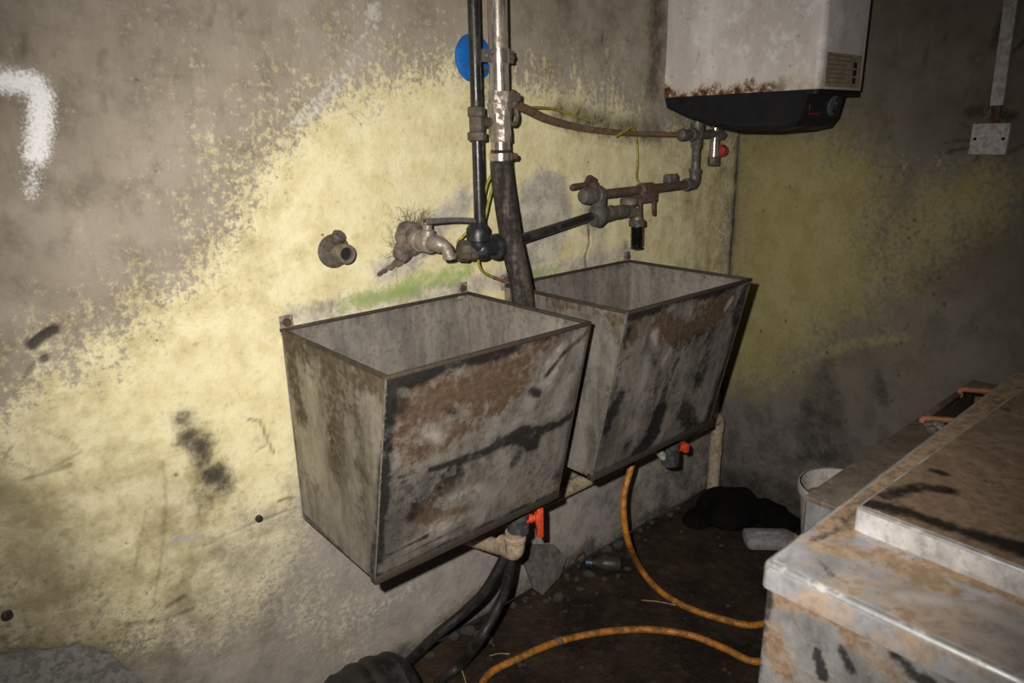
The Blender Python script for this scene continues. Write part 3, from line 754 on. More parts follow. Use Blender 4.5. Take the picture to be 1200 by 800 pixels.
m = MB(); m.lathe(o(.01), (0.03, -1, 0), [(0, .021), (.02, .022), (.022, .025), (.034, .025), (.036, .020), (.05, .020), (.052, .0235), (.072, .0235), (.075, .018), (.105, .018)], 14)
m.build('tap_body', M_NICKEL, t)
m = MB(); m.lathe(o(.074, .008), (0, 0, 1), [(0, .016), (.018, .016), (.02, .011), (.03, .011), (.031, .007), (.036, .007)], 12); m.build('spindle', M_NICKEL, t)
hz = o(.074, .046)
m = MB(); lv = at(562, 259, 1, -.10); m.tube([hz, hz + V(.0, -.006, .0), hz * .45 + lv * .55 + V(0, 0, .003), lv], [.006, .007, .0055, .006], 8, n=4); m.tube([lv, lv + V(0, 0, -.012)], .006, 8); m.build('lever_handle', M_GALV, t)
m = MB(); sp = o(.108); m.tube([o(.09), sp, sp + V(.012, -.012, -.006), sp + V(.018, -.018, -.026)], [.017, .0165, .0135, .0125], 14, n=5); m.lathe(sp + V(.018, -.018, -.024), (0.1, -.05, -1), [(0, .015), (.008, .015)], 14)
m.build('spout', M_NICKEL, t)
m = MB(); m.lathe(sp + V(.0185, -.018, -.0315), (0.1, -.05, -1), [(0, .0125), (.0025, .0125)], 14); m.build('spout_mouth', M_DARK, t)
m = MB(); m.lathe(b3 + V(-.012, .02, 0), (.9, -.3, -.1), [(0, .018), (.003, .025), (.024, .025), (.027, .021), (.045, .021)], 10); m.build('union_nut', M_BRONZE, t)

# blanked outlet on the wall
w1 = at(391, 294, 1, 0.)
t = thing('pipe_outlet', 'old brass pipe outlet with round flange on the yellow paint', 'pipe outlet', w1)
m = MB(); m.lathe(w1 + V(0, .004, 0), (0, -1, 0), [(0, .036), (.007, .036), (.012, .030), (.013, .016)], 24); m.build('flange', M_BRONZE, t)
m = MB(); m.lathe(w1 + V(0, -.006, 0), (0, -1, 0), [(0, .017), (.03, .017), (.032, .0205), (.05, .0205), (.05, .0135), (.044, .0135), (.03, .013)], 18); nz = m.build('nozzle', M_BRASS, t)
m = MB(); m.lathe(w1 + V(0, -.047, 0), (0, -1, 0), [(0, .0132), (.0015, .0132)], 16); m.build('nozzle_bore', M_DARK, nz)  # dark disc painting the shade inside the hollow nozzle
m = MB(); m.lathe(w1 + V(.004, -.012, .026), (.1, -.5, .5), [(0, .014), (.012, .015), (.016, .011)], 12); m.ball(w1 + V(-.012, -.01, .012), .012, 10, 8); m.build('lug', M_BRONZE, t)

# polished steel riser
t = thing('steel_riser_pipe', 'polished steel pipe clamped to the wall above rubber hose', 'pipe', (sx, YP, 1.27))
zh = at(587, 182, 1, YP)[2]
m = MB(); m.tube([(sx, YP, zh - .02), (sx - .002, YP, 2.09)], .0218, 24); m.build('pipe_length', M_STEELPIPE, t)
zk = at(583, 66, 1, YP)[2]
t2 = thing('pipe_clamp', 'steel pipe clamp with side lugs holding the steel pipe', 'pipe clamp', (sx, YP, zk))
m = MB(); m.lathe((sx, YP, zk - .015), (0, 0, 1), [(0, .0225), (.0, .0245), (.03, .0245), (.03, .0225)], 24); m.build('ring', M_STEELPIPE, t2)
for sgn, l in ((-1, .022), (1, .018)):
    m = MB(); m.box((sx + sgn * .022, YP - .004, zk - .013), (sx + sgn * (.024 + l), YP + .006, zk + .013), .002); lo = m.build('lug', M_GALV, t2)
    m = MB(); m.lathe((sx + sgn * (.034 if sgn > 0 else .036), YP - .003, zk), (0, -1, 0), [(0, .007), (.005, .007), (.007, .004)], 8); m.build('screw', M_GALV, lo)
m = MB(); m.tube([(sx, YP + .022, zk), (sx, 0.004, zk)], .005, 8); m.lathe((sx, .003, zk), (0, -1, 0), [(0, .016), (.004, .016)], 14); m.build('wall_rod', M_GALV, t2)
# earthing strap
ze = at(585, 118, 1, YP)[2]
t2 = thing('earth_strap', 'crumpled metal earthing strap wrapped round the steel pipe', 'strap', (sx, YP, ze))
m = MB()
for k, (dz, til) in enumerate(((.008, .25), (-.012, -.2))):
    dv = V(til * .6, 0, 1.); m.lathe((sx, YP, ze + dz - .012), dv, [(0, .0232), (0, .0262), (.022, .0265), (.022, .0232)], 16, ridge=lambda k, i: 1 + .05 * math.sin(k * 2.4 + i))
m.build('strap_band', M_NICKEL, t2, 20)
m = MB(); m.ball((sx + .036, YP - .004, ze + .004), .017, 10, 7, (1.1, .8, 1), 3, .25); m.lathe((sx + .034, YP - .014, ze + .006), (.4, -1, .1), [(0, .009), (.01, .009), (.012, .006)], 6); m.build('clamp_bolt', M_BRONZE, t2)
m = MB(); zq = at(586, 150, 1, YP)[2]; m.lathe((sx, YP, zq - .03), (0, 0, 1), [(0, .023), (0, .0245), (.02, .0265), (.04, .0245), (.066, .027), (.066, .023)], 9, ridge=lambda k, i: 1 + .07 * math.sin(k * 3.1 + i * 2))
m.build('crumpled_foil', M_NICKEL, t2, 15)
m = MB(); c0 = V(sx + .026, YP - .012, ze - .03); m.tube([c0 + .016 * V(math.cos(a) * .9, .2 * math.sin(a), math.sin(a) * 1.3) for a in np.linspace(2.2, -2.6, 12)], .0045, 8); m.build('strap_curl', M_BRONZE, t2)

# rubber waste hose with clip
t = thing('rubber_down_hose', 'fat muddy black rubber hose hanging from the steel pipe between the sinks', 'hose', (sx, YP, .6))
q1 = at(600, 285, 1, -.115); q2 = at(613, 352, 1, -.135)
m = MB(); m.tube([(sx, YP, zh + .012), (sx, YP, zh - .03), at(592, 235, 1, -.105), q1, q2, q2 + V(-.003, -.002, -.15), q2 + V(-.01, .0, -.40)], [.0235, .0255, .026, .0265, .027, .027, .027], 20, n=8); m.build('hose_length', M_RUBBER, t)
m = MB(); m.lathe((sx, YP, zh - .011), (0, 0, 1), [(0, .0250), (0, .0270), (.016, .0270), (.016, .0250)], 24); cl = m.build('hose_clip', M_STEELPIPE, t)
m = MB(); m.lathe((sx + .026, YP - .008, zh - .003), (.4, -1, 0), [(-.008, .0075), (.012, .0075), (.014, .005)], 8); m.build('screw', M_RUST, cl)

# blue disc behind the pipes
pb = at(555, 68, 1, -.004)
t = thing('blue_cover_disc', 'round blue plastic cover disc on the wall behind the black pipe', 'cover disc', pb)
m = MB(); m.lathe(pb + V(0, .008, 0), (0, -1, 0), [(0, .052), (.008, .052), (.012, .050), (.014, .046), (.0145, .018)], 40); m.build('disc', M_BLUE, t)
m = MB(); m.lathe(pb + V(.027, -.0045, -.024), (0, -1, 0), [(0, .007), (.003, .006)], 10); m.build('rivet', M_RUST, t)

# ------------------------------------------------------------------ cable and wires
def wp(px, py, y): return at(px, py, 1, y)
hose('power_cable', M_CABLE, [wp(600, 121, -.11), wp(615, 127, -.085), wp(640, 139, -.05), wp(668, 147, -.025), wp(695, 152, -.02), wp(735, 156, -.022), wp(770, 157, -.04), wp(800, 158, -.055)], [.0095, .010, .010, .0095, .0085, .0075, .007, .007], 'brown dusty cable running from the earthing strap to the heater', 'cable')
hose('earth_wire', M_WIRE, [wp(612, 127, -.09), wp(630, 126, -.05), wp(650, 128, -.02), wp(672, 135, -.012), wp(690, 141, -.006)], .0033, 'yellow-green wire running above the brown cable', 'wire')
hose('earth_wire', M_WIRE, [wp(722, 160, -.034), wp(733, 153, -.034), wp(741, 150, -.03), wp(746, 165, -.02), wp(747, 190, -.02), wp(746, 208, -.03), wp(752, 217, -.045)], .0033, 'yellow-green wire dropping from the brown cable to the corroded pipe', 'wire')
hose('earth_wire', M_WIRE, [wp(583, 160, -.07), wp(580, 195, -.065), wp(571, 215, -.06), wp(566, 238, -.06), wp(562, 262, -.06), wp(548, 272, -.06), wp(535, 284, -.05)], .0033, 'yellow-green wire looping behind the black pipe towards the lever tap', 'wire')
hose('earth_wire', M_WIRE, [wp(586, 165, -.07), wp(579, 210, -.07), wp(573, 235, -.07), wp(567, 262, -.075), wp(562, 285, -.08), wp(560, 300, -.08), wp(564, 316, -.07), wp(578, 325, -.06)], .0033, 'yellow-green wire emerging below the black elbow', 'wire')
hose('bare_wire', M_CABLE, [wp(577, 324, -.06), wp(588, 328, -.06), wp(600, 333, -.065)], .0034, 'loose pale brown wire end above the first sink', 'wire')

# ------------------------------------------------------------------ taps and pipe below the heater
YT = -.06
T = lambda px, py, y=YT: at(px, py, 1, y)
a0 = T(692, 229); a1 = T(806, 214); e1 = T(814, 210); u1 = T(819, 152)
t = thing('heater_feed_pipe', 'corroded steel pipe from lever valve up to the water heater', 'pipe', a0)
zt = a0[2]
m = MB(); m.tube([(a0[0] + .02, YT, zt), (e1[0] - .025, YT, zt + .003)], .0125, 14); m.build('horizontal_run', M_RUSTPIPE, t)
m = MB(); m.tube([(e1[0] - .04, YT, zt + .003), (e1[0] - .014, YT, zt + .003), (e1[0] - .004, YT, zt + .008), (e1[0], YT, zt + .02), (e1[0], YT, zt + .045)], .0165, 14, n=4)
m.lathe((e1[0], YT, zt + .036), (0, 0, 1), [(0, .0185), (.012, .0185)], 14); m.lathe((e1[0] - .046, YT, zt + .003), (1, 0, 0), [(0, .0185), (.012, .0185)], 14); m.build('elbow', M_GALV, t)
m = MB(); m.tube([(e1[0], YT, zt + .03), (e1[0], YT, 1.37)], .0125, 14); m.build('riser', M_GALV, t)
m = MB(); m.lathe((e1[0], YT, u1[2] - .055), (0, 0, 1), [(0, .0145), (.004, .0165), (.03, .0165), (.032, .021), (.075, .021)], 14); m.build('union', M_GALV, t)
m = MB(); cx = T(785, 212); m.box(cx + V(-.020, -.016, -.006), cx + V(.022, .012, .020), .005); m.lathe(cx + V(.0, -.012, .012), (.2, -1, .3), [(0, .009), (.012, .009)], 6); m.build('pipe_clip', M_GALV, t)
# valve body with rusty lever
m = MB(); m.lathe((a0[0] - .034, YT, zt), (1, 0, 0), [(0, .011), (.003, .018), (.02, .023), (.04, .023), (.052, .021), (.054, .025), (.07, .025), (.072, .016)], 14); vb = m.build('valve_body', M_GALV, t)
m = MB(); m.lathe((a0[0] + .012, YT, zt + .018), (0, 0, 1), [(0, .012), (.016, .012), (.018, .008), (.026, .008)], 10); m.build('spindle', M_RUST, vb)
h0 = V(a0[0] + .012, YT, zt + .04)
m = MB(); m.tube([h0, h0 + V(-.02, -.002, .006), T(686, 216), T(672, 219), T(671, 222)], [.008, .008, .0075, .0085, .007], 8, n=4); m.build('lever_handle', M_RUST, vb)
# strap bracket with two hanging prongs
kb = T(756, 224)
t2 = thing('pipe_bracket', 'rusty pipe bracket with two prongs hanging on the corroded pipe', 'bracket', kb)
m = MB(); m.box(kb + V(-.03, -.018, -.030), kb + V(.036, .03, .006), .004); m.lathe((kb[0] - .026, YT, zt), (1, 0, 0), [(0, .017), (.004, .020), (.055, .020), (.058, .0165)], 14); m.build('saddle', M_RUSTPIPE, t2)
for px in (750, 766):
    m = MB(); q = T(px, 237, -.072); m.tube([q + V(0, 0, .02), q, T(px, 252, -.072)], .0055, 8); m.build('prong', M_RUST, t2)

# corroded bib tap
c1 = T(703, 251); c2 = T(734, 250); c3 = T(746, 262)
zt2 = c1[2]
t = thing('bib_tap', 'corroded green brass tap with black hose nozzle above the second sink', 'tap', c1)
m = MB(); m.ball(c1 + V(-.005, 0, .0), .030, 14, 9, (1, .9, 1.05), 11, .14); m.tube([c1 + V(-.03, 0, -.01), c1 + V(.06, 0, .0)], .019, 12); m.tube([c1 + V(-.004, 0, 0), (c1[0] - .004, YT, zt - .012)], .02, 12); m.build('tee', M_VERDI, t, 60)
m = MB(); m.lathe(c1 + V(.03, 0, 0), (1, 0, 0), [(0, .017), (.004, .0205), (.02, .0205), (.022, .014), (.034, .014), (.036, .018), (.05, .0195), (.075, .018), (.09, .015)], 12, ridge=lambda k, i: 1 + .04 * math.sin(k * 2.7 + i)); m.build('tap_body', M_VERDI, t)
m = MB(); bn = T(737, 244); m.lathe((bn[0], YT, bn[2] - .016), (0, 0, 1), [(0, .014), (.004, .017), (.018, .017), (.02, .012), (.026, .012)], 12); m.build('bonnet_ring', M_STEELPIPE, t)
m = MB(); m.lathe((bn[0], YT, bn[2] + .008), (0, 0, 1), [(0, .02), (.004, .026), (.016, .026), (.022, .02)], 12); m.build('tap_head', M_BRASS, t)
m = MB(); m.tube([c1 + V(.11, 0, 0), c2 + V(.012, 0, .001), c3 + V(-.004, -.002, .030), c3 + V(0, -.002, .004)], .0145, 12, n=5); m.build('spout', M_BRASS, t)
m = MB(); m.lathe(c3 + V(0, -.002, .012), (0, 0, -1), [(0, .021), (.004, .024), (.018, .024), (.02, .019)], 10); m.build('nozzle_nut', M_BRONZE, t)
m = MB(); zz = [(0.0, .0185)]
for k in range(9): zz += [(.004 + k * .0065, .0195), (.0065 + k * .0065, .0150)]
m.lathe(c3 + V(0, -.002, -.004), (.02, 0, -1), zz + [(.066, .019), (.068, .014)], 14); m.build('ribbed_nozzle', M_GLOSSBLK, t)

# safety valve and unions under the heater
t = thing('safety_valve', 'chrome safety valve with red knob under the water heater', 'valve', T(838, 175))
s0 = T(838, 158); xs = s0[0]
m = MB(); m.lathe(T(797, 158), (1, 0, 0), [(0, .012), (.003, .017), (.02, .017), (.022, .014), (.05, .014), (.052, .019), (.075, .019), (.077, .013), (xs - T(797, 158)[0] + .03, .013)], 12); m.lathe(V(xs + .012, YT, s0[2]), (1, 0, 0), [(0, .017), (.02, .017), (.022, .010), (.036, .010)], 6); m.build('manifold', M_GALV, t)
m = MB(); m.lathe((xs, YT, T(838, 184)[2]), (0, 0, 1), [(0, .016), (.02, .0165), (.022, .014), (.05, .014), (.052, .0115), (.1, .0115), (.102, .014), (.125, .014)], 14); m.build('chrome_body', M_STEELPIPE, t)
m = MB(); m.lathe((xs, YT, T(836, 194)[2]), (0, 0, 1), [(0, .017), (.003, .019), (.026, .019), (.028, .015)], 8); m.build('outlet_nut', M_BRONZE, t)
m = MB(); rk = T(850, 176); m.tube([(xs, YT, rk[2]), (xs + .03, YT, rk[2])], .009, 10); m.build('side_stub', M_STEELPIPE, t)
m = MB(); m.lathe((xs + .026, YT, rk[2]), (1, 0, 0), [(0, .014), (.002, .018), (.022, .018), (.026, .013)], 14, ridge=lambda k, i: 1 + .05 * (k % 2)); m.build('knob', grime('red_knob', (.50, .03, .03), (.28, .03, .03), .3, 40, .4), t)['label'] = 'red knob'

# ------------------------------------------------------------------ water heater
HX0, HX1, HY, HZ = 1.240, 1.487, -.468, 1.412
t = thing('water_heater', 'dirty white water heater with rusted lower edge above black cap', 'water heater', (1.36, 0, HZ))
n = NT('chipped_white_enamel')
a = n.noise(6, 7, .68, (1, 1, .35)); b = n.noise(60, 5, .7); c = n.noise(22, 6, .7)
col = n.mix(n.ramp(a, .36, .64), (.58, .53, .52), (.80, .76, .76))
col = n.mix(n.ramp(c, .5, .66, 0, .6), col, (.90, .88, .89))
col = n.mix(n.ramp(b, .58, .7, 0, .55), col, (.25, .19, .16))
sp = n.new('ShaderNodeSeparateXYZ'); n.put(sp.inputs[0], n.co)
zr_ = n.math('ADD', sp.outputs[2], n.math('MULTIPLY', n.math('SUBTRACT', c, .5), -.16))
yw = n.ramp(sp.outputs[1], -.44, -.30, 0., 1.)
rust = n.math('MULTIPLY', n.ramp(zr_, .004, .036, 1, 0), n.ramp(b, .34, .50))
rust = n.math('MULTIPLY', rust, n.math('ADD', n.math('MULTIPLY', yw, .7), .3))
col = n.mix(n.ramp(zr_, .01, .06, .5, 0), col, (.62, .55, .42))
col = n.mix(rust, col, n.mix(n.ramp(b, .45, .6), (.19, .075, .025), (.06, .025, .015)))
n.bump(n.math('ADD', b, c), .0015, .6)
M_ENAMEL = n.done(col, .5, 0., .4)
rr = .018
def arc(cx, cy, r, a0, a1, k=6): return [(cx + r * math.cos(a0 + (a1 - a0) * i / k), cy + r * math.sin(a0 + (a1 - a0) * i / k)) for i in range(k + 1)]
outl = [(HX0, 0.002)] + arc(HX0 + rr, HY + rr, rr, math.pi, 1.5 * math.pi) + arc(HX1 - rr, HY + rr, rr, 1.5 * math.pi, 2 * math.pi) + [(HX1, 0.002)]
m = MB(); m.prism(outl, 2, HZ, 2.09); m.build('body', M_ENAMEL, t, 40)
outi = [(HX0 + .004, 0.001)] + arc(HX0 + rr, HY + rr, rr - .004, math.pi, 1.5 * math.pi) + arc(HX1 - rr, HY + rr, rr - .004, 1.5 * math.pi, 2 * math.pi) + [(HX1 - .004, 0.001)]
m = MB(); m.prism(outi, 2, HZ - .012, HZ + .002); m.build('lower_rim', M_BLACKCAP, t, 40)
# cap: side profile in y,z swept across x, narrower at the bottom
prof = [(-.004, HZ - .004), (-.004, HZ - .030), (-.07, HZ - .055), (-.15, HZ - .080), (-.25, HZ - .097), (-.36, HZ - .099), (-.405, HZ - .090), (-.420, HZ - .070), (-.432, HZ - .010), (-.432, HZ - .004)]
m = MB(); vs = []
for x, k in ((HX0 + .002, 0), (HX0 + .010, 1), (HX1 - .032, 1), (HX1 - .024, 0)):
    for (y, z) in prof:
        vs.append((x, y + (.006 if k == 0 and y < -.2 else 0), z + (.010 if k == 0 and z < HZ - .02 else 0)))
K = len(prof); fs = []
for i in range(3):
    for j in range(K): fs.append((i * K + j, i * K + (j + 1) % K, (i + 1) * K + (j + 1) % K, (i + 1) * K + j))
fs += [tuple(range(K)), tuple(range(4 * K - 1, 3 * K - 1, -1))]
m.add(vs, fs); cap = m.build('bottom_cap', M_BLACKCAP, t, 30)
m = MB(); m.box((HX0 - .0005, -.098, HZ - .062), (HX0 + .004, -.094, HZ - .010), 0); m.build('panel_joint', M_DARK, cap)
# control panel on the front of the cap
fy = lambda z: -.420 - .012 * (z - (HZ - .070)) / .060
cpx0, cpx1 = HX0 + .012, HX1 - .034
m = MB(); m.add([(cpx0, fy(HZ - .068) - .003, HZ - .068), (cpx1, fy(HZ - .068) - .003, HZ - .068), (cpx1, fy(HZ - .012) - .003, HZ - .012), (cpx0, fy(HZ - .012) - .003, HZ - .012),
                 (cpx0, -.41, HZ - .068), (cpx1, -.41, HZ - .068), (cpx1, -.41, HZ - .012), (cpx0, -.41, HZ - .012)],
                [(0, 1, 2, 3), (7, 6, 5, 4), (0, 4, 5, 1), (1, 5, 6, 2), (2, 6, 7, 3), (3, 7, 4, 0)])
cp = m.build('control_panel', M_GLOSSBLK, t)
dc_ = V(cpx0 + (cpx1 - cpx0) * .74, fy(HZ - .038) - .003, HZ - .037)
m = MB(); m.lathe(dc_, (0, -1, -.2), [(0, .026), (.004, .026), (.006, .022), (.0065, .012)], 24); dl = m.build('dial', grime('grey_blue_dial', (.10, .115, .15), (.05, .055, .07), .4, 60, .4), cp)
m = MB(); m.box(dc_ + V(-.003, -.012, -.018), dc_ + V(.003, -.004, .018), .001); m.build('dial_grip', M_GLOSSBLK, dl)
mr = grime('dull_red_print', (.22, .012, .025), (.12, .01, .015), .3, 60, .5, 0, 0)
for k in range(5):                                         # worn red lettering, not legible
    xk = cpx0 + .030 + k * .013; yk = fy(HZ - .058) - .0036
    m = MB(); m.box((xk, yk, HZ - .061), (xk + (.010 if k % 2 else .009), yk + .0008, HZ - .0535), 0); m.build('red_lettering', mr, cp)
m = MB(); yk = fy(HZ - .035) - .0036; m.box((cpx0 + .024, yk, HZ - .05), (cpx0 + .026, yk + .0008, HZ - .022), 0); m.build('scale_mark', M_GALV, cp)
# energy label on the front face
mlab = grime('yellowed_paper_label', (.36, .29, .20), (.26, .20, .14), .45, 30, .7, 0, 0)
mpr = grime('faded_label_print', (.17, .13, .09), (.22, .17, .12), .4, 50, .7, 0, 0)
lx0, lx1, lz0, lz1 = HX0 + .024, HX1 - .030, HZ + .006, HZ + .086
m = MB(); m.box((lx0, HY - .0010, lz0), (lx1, HY + .001, lz1), 0); lab = m.build('rating_label', mlab, t)
for k in range(7):
    m = MB(); zk_ = lz1 - .008 - k * .0105; m.box((lx0 + .004, HY - .0016, zk_), (lx1 - .06 - .01 * (k % 3), HY - .0008, zk_ + .0028), 0); m.build('print_line', mpr, lab)
for k in range(3):
    m = MB(); zk_ = lz0 + .010 + k * .019; m.box((lx1 - .044, HY - .0017, zk_), (lx1 - .026, HY - .0008, zk_ + .014), 0); m.build('label_mark', M_DARK, lab)

# ------------------------------------------------------------------ socket and trunking on the right wall
ys0, ys1, zs0, zs1 = -.697, -.783, 1.243, 1.322
t = thing('fused_switch', 'square white fused switch plate on the dark wall', 'switch', (XC, -.74, 1.283))
m = MB(); m.box((XC - .022, ys0, zs0), (XC + .004, ys1, zs1), .003); pl = m.build('plate', M_PLATE, t)
m = MB(); m.box((XC - .0255, -.750, 1.276), (XC - .020, -.766, 1.298), .001); m.build('rocker', M_PLATE, pl)
m = MB(); m.box((XC - .0235, -.728, 1.272), (XC - .021, -.748, 1.290), .001); m.build('fuse_cover', M_PLATE, pl)
for yy in (-.708, -.772):
    m = MB(); m.lathe((XC - .021, yy, 1.283), (-1, 0, 0), [(0, .0045), (.0018, .0042)], 10); m.build('screw', M_DARK, pl)
t = thing('cable_trunking', 'grey plastic cable trunking rising from the switch plate', 'trunking', (XC, -.74, 1.36))
m = MB(); rot = Matrix.Rotation(-.028, 3, 'X'); m.box((XC - .016, -.727, 1.365), (XC + .003, -.757, 2.0), .002, rot, (XC, -.742, 1.365)); m.build('cover', M_PLATE, t)
m = MB(); m.box((XC - .010, -.731, 1.318), (XC + .003, -.752, 1.37), .002); m.build('cable_tail', M_RUST, t)

# ------------------------------------------------------------------ steel appliance in the foreground
M_TOP = sheet('muddy_steel_top', (.50, .51, .55), (.54, .385, .26), (.05, .047, .045), (.64, .61, .60), rough=.30, metal=.2, stretch=(3, 3, 3), dirtamt=.19, bump=.00012, cs=9, con=.7)
M_LIDTOP = sheet('mud_crusted_lid', (.33, .245, .17), (.26, .175, .115), (.022, .019, .017), (.28, .215, .16), rough=.6, metal=.05, stretch=(3, 3, 3), dirtamt=.20)
M_LIDEDGE = sheet('scuffed_steel_edge', (.74, .73, .74), (.52, .43, .33), (.08, .08, .08), (.90, .88, .87), rough=.25, metal=.25, stretch=(3, 3, 2), bump=.0001, dirtamt=-.05)
M_SHINY = grime('worn_bright_steel', (.90, .90, .92), (.70, .66, .62), .2, 14, .36, .8, 0)
M_FRONT = sheet('muddy_steel_front', (.42, .41, .41), (.36, .245, .16), (.035, .032, .034), (.55, .53, .52), rough=.4, metal=.3, stretch=(3, 3, 1.5), dirtamt=.10)
cb = at(893, 655, 2, .75)
CX, CY, CZ = cb[0], cb[1], .75
t = thing('steel_cabinet', 'low stainless steel cabinet smeared with brown mud', 'cabinet', (CX, CY, 0))
def stains(P0, nrm, lst, seed):
    def f(Wp):
        o = np.zeros((len(Wp), 3)); nn = fbm(Wp[:, 0] + Wp[:, 2], Wp[:, 1] - Wp[:, 2], 16, seed)
        for ch, pts, w, s, soft in lst:
            d = poly_dist(Wp, [atp(px, py, P0, nrm) for px, py in pts]) + (nn - .5) * w * 1.0
            o[:, ch] = np.maximum(o[:, ch], (1 - sstep(w * (1 - soft), w * (1 + soft * .5), d)) * s)
        return o
    return f
# side sheet facing the sinks' end of the room
fst = stains((CX + .008, 0, 0), (1, 0, 0), [(0, [(958, 762), (965, 790)], .010, 1., .5), (0, [(985, 762), (998, 784)], .011, 1., .5), (0, [(1052, 768), (1075, 795), (1090, 800)], .014, 1., .6), (0, [(900, 690), (898, 720)], .012, .9, .8),
      (0, [(893, 730), (888, 800)], .010, .8, .9), (0, [(1120, 795), (1160, 800)], .012, .8, .7), (1, [(900, 700), (960, 715), (1010, 740)], .02, .9, .8), (1, [(905, 745), (915, 780)], .03, .8, .9), (1, [(1000, 750), (1050, 790)], .03, .7, .9),
      (2, [(925, 735), (935, 770)], .02, .7, .9)], 61)
grid('side_sheet', (CX + .008, CY - .008, .004), (CX + .008, -1.88, .004), (CX + .008, -1.88, CZ - .03), (CX + .008, CY - .008, CZ - .03), 150, 90, M_FRONT, t, .002, fst)
m = MB(); m.box((CX + .011, CY - .010, 0.0), (1.40, -1.88, CZ - .032), .002); m.build('carcass', M_FRONT, t)
# worktop with rounded folded edge
m = MB()
tst = [(0, [(1000, 700), (1005, 690)], .008, .5, .9)]
bev = .011
bm = bmesh.new(); bmesh.ops.create_cube(bm, size=1)
lo = V(CX, -1.885, CZ - .042); hi = V(1.41, CY, CZ)
for v in bm.verts: v.co = Vector([(lo[i] + hi[i]) / 2 + v.co[i] * (hi[i] - lo[i]) for i in range(3)])
bmesh.ops.bevel(bm, geom=[e for e in bm.edges if any(v.co.z > CZ - .001 for v in e.verts)], offset=bev, segments=5, affect='EDGES', profile=.5)
bm.verts.index_update(); m.add([v.co[:] for v in bm.verts], [[v.index for v in f.verts] for f in bm.faces]); bm.free()
wt = m.build('worktop', M_TOP, t, 45)
wt.data.materials.append(M_SHINY)
for p_ in wt.data.polygons:
    if max(abs(c_) for c_ in p_.normal) < .985: p_.material_index = 1
# the raised lid
lidc = at(1003, 592, 2, .79)
t2 = thing('hinged_steel_box_top', 'raised steel box top crusted with brown mud on the low cabinet', 'steel box', (lidc[0], lidc[1], CZ))
rz = -.03
def lp(a, b, z): return V(lidc[0] + a * math.cos(rz) + b * math.sin(rz), lidc[1] + a * math.sin(rz) - b * math.cos(rz), z)
LZ = .79
m = MB(); bm = bmesh.new(); bmesh.ops.create_cube(bm, size=1)
for v in bm.verts:
    q = lp((v.co.x + .5) * .93, (v.co.y + .5) * .72, CZ + (v.co.z + .5) * (LZ - CZ)); v.co = Vector(q)
bmesh.ops.recalc_face_normals(bm, faces=bm.faces[:])
bmesh.ops.bevel(bm, geom=[e for e in bm.edges if any(v.co.z > LZ - .001 for v in e.verts)], offset=.005, segments=3, affect='EDGES', profile=.5)
bm.verts.index_update(); m.add([v.co[:] for v in bm.verts], [[v.index for v in f.verts] for f in bm.faces]); bm.free()
wt = m.build('folded_edge', M_LIDEDGE, t2, 40)
wt.data.materials.append(M_SHINY)
for p_ in wt.data.polygons:
    if .1 < p_.normal.z < .985: p_.material_index = 1
lst = stains((0, 0, LZ), (0, 0, 1), [(0, [(1012, 588), (1060, 600), (1120, 620), (1200, 645)], .022, .95, .8), (0, [(1035, 582), (1080, 570), (1110, 575)], .016, .8, .8), (0, [(1095, 552), (1105, 555)], .012, .8, .8),
      (0, [(1178, 480), (1182, 482)], .014, .7, .8), (0, [(1045, 555), (1060, 545)], .012, .5, .9), (2, [(1090, 560), (1098, 563)], .008, .6, .8)], 71)
grid('mud_crust', lp(.006, .714, LZ + .001), lp(.924, .714, LZ + .001), lp(.924, .006, LZ + .001), lp(.006, .006, LZ + .001), 140, 110, M_LIDTOP, t2, .0008, lst)
_tm = stains((0, 0, CZ), (0, 0, 1), [(0, [(955, 632), (985, 620)], .012, .75, .95), (0, [(925, 650), (915, 660)], .012, .6, .95), (0, [(990, 610), (1008, 600)], .012, .6, .95), (0, [(962, 660), (972, 672)], .010, .7, .9), (0, [(1085, 640), (1100, 645)], .010, .7, .95),
      (1, [(960, 640), (1040, 655), (1110, 690)], .035, .9, .95), (1, [(1100, 665), (1200, 700)], .030, .9, .95), (1, [(1000, 690), (1060, 720)], .03, .6, .95), (2, [(1060, 700), (1110, 705)], .02, .7, .95), (2, [(1150, 715), (1200, 740)], .02, .6, .95)], 81)
def strip_m(Wp):
    o = _tm(Wp); x, y = Wp[:, 0], Wp[:, 1]
    nn = fbm(x, y, 14, 78)
    far_ = sstep(-.015, .02, y - (lidc[1] - .03 * (x - CX)) + (nn - .5) * .05) * sstep(.05, .16, x - CX + (nn - .5) * .12)
    o[:, 1] = np.maximum(o[:, 1], far_); o[:, 0] = np.maximum(o[:, 0], far_ * (.22 + .25 * nn)); return o
grid('mud_film', (CX + .012, -1.87, CZ + .0006), (1.395, -1.87, CZ + .0006), (1.395, CY - .012, CZ + .0006), (CX + .012, CY - .012, CZ + .0006), 220, 180, M_TOP, t, 0, strip_m)
q = at(1157, 565, 2, LZ + .002); m = MB(); m.lathe(q - V(0, 0, .002), (0, 0, 1), [(0, .0075), (.003, .0075), (.004, .005), (.003, .003)], 14); m.build('screw', M_EDGE, t2)
q = at(1118, 644, 2, CZ + .001); m = MB(); m.ball(q + V(0, 0, .001), .0055, 10, 6, (1, 1, .6), 2, .2)
tag(m.build('putty_blob', grime('cream_putty', (.66, .52, .33), (.5, .38, .22), .3, 50, .6), org=q), 'small cream blob stuck to the cabinet top below the lid', 'blob')

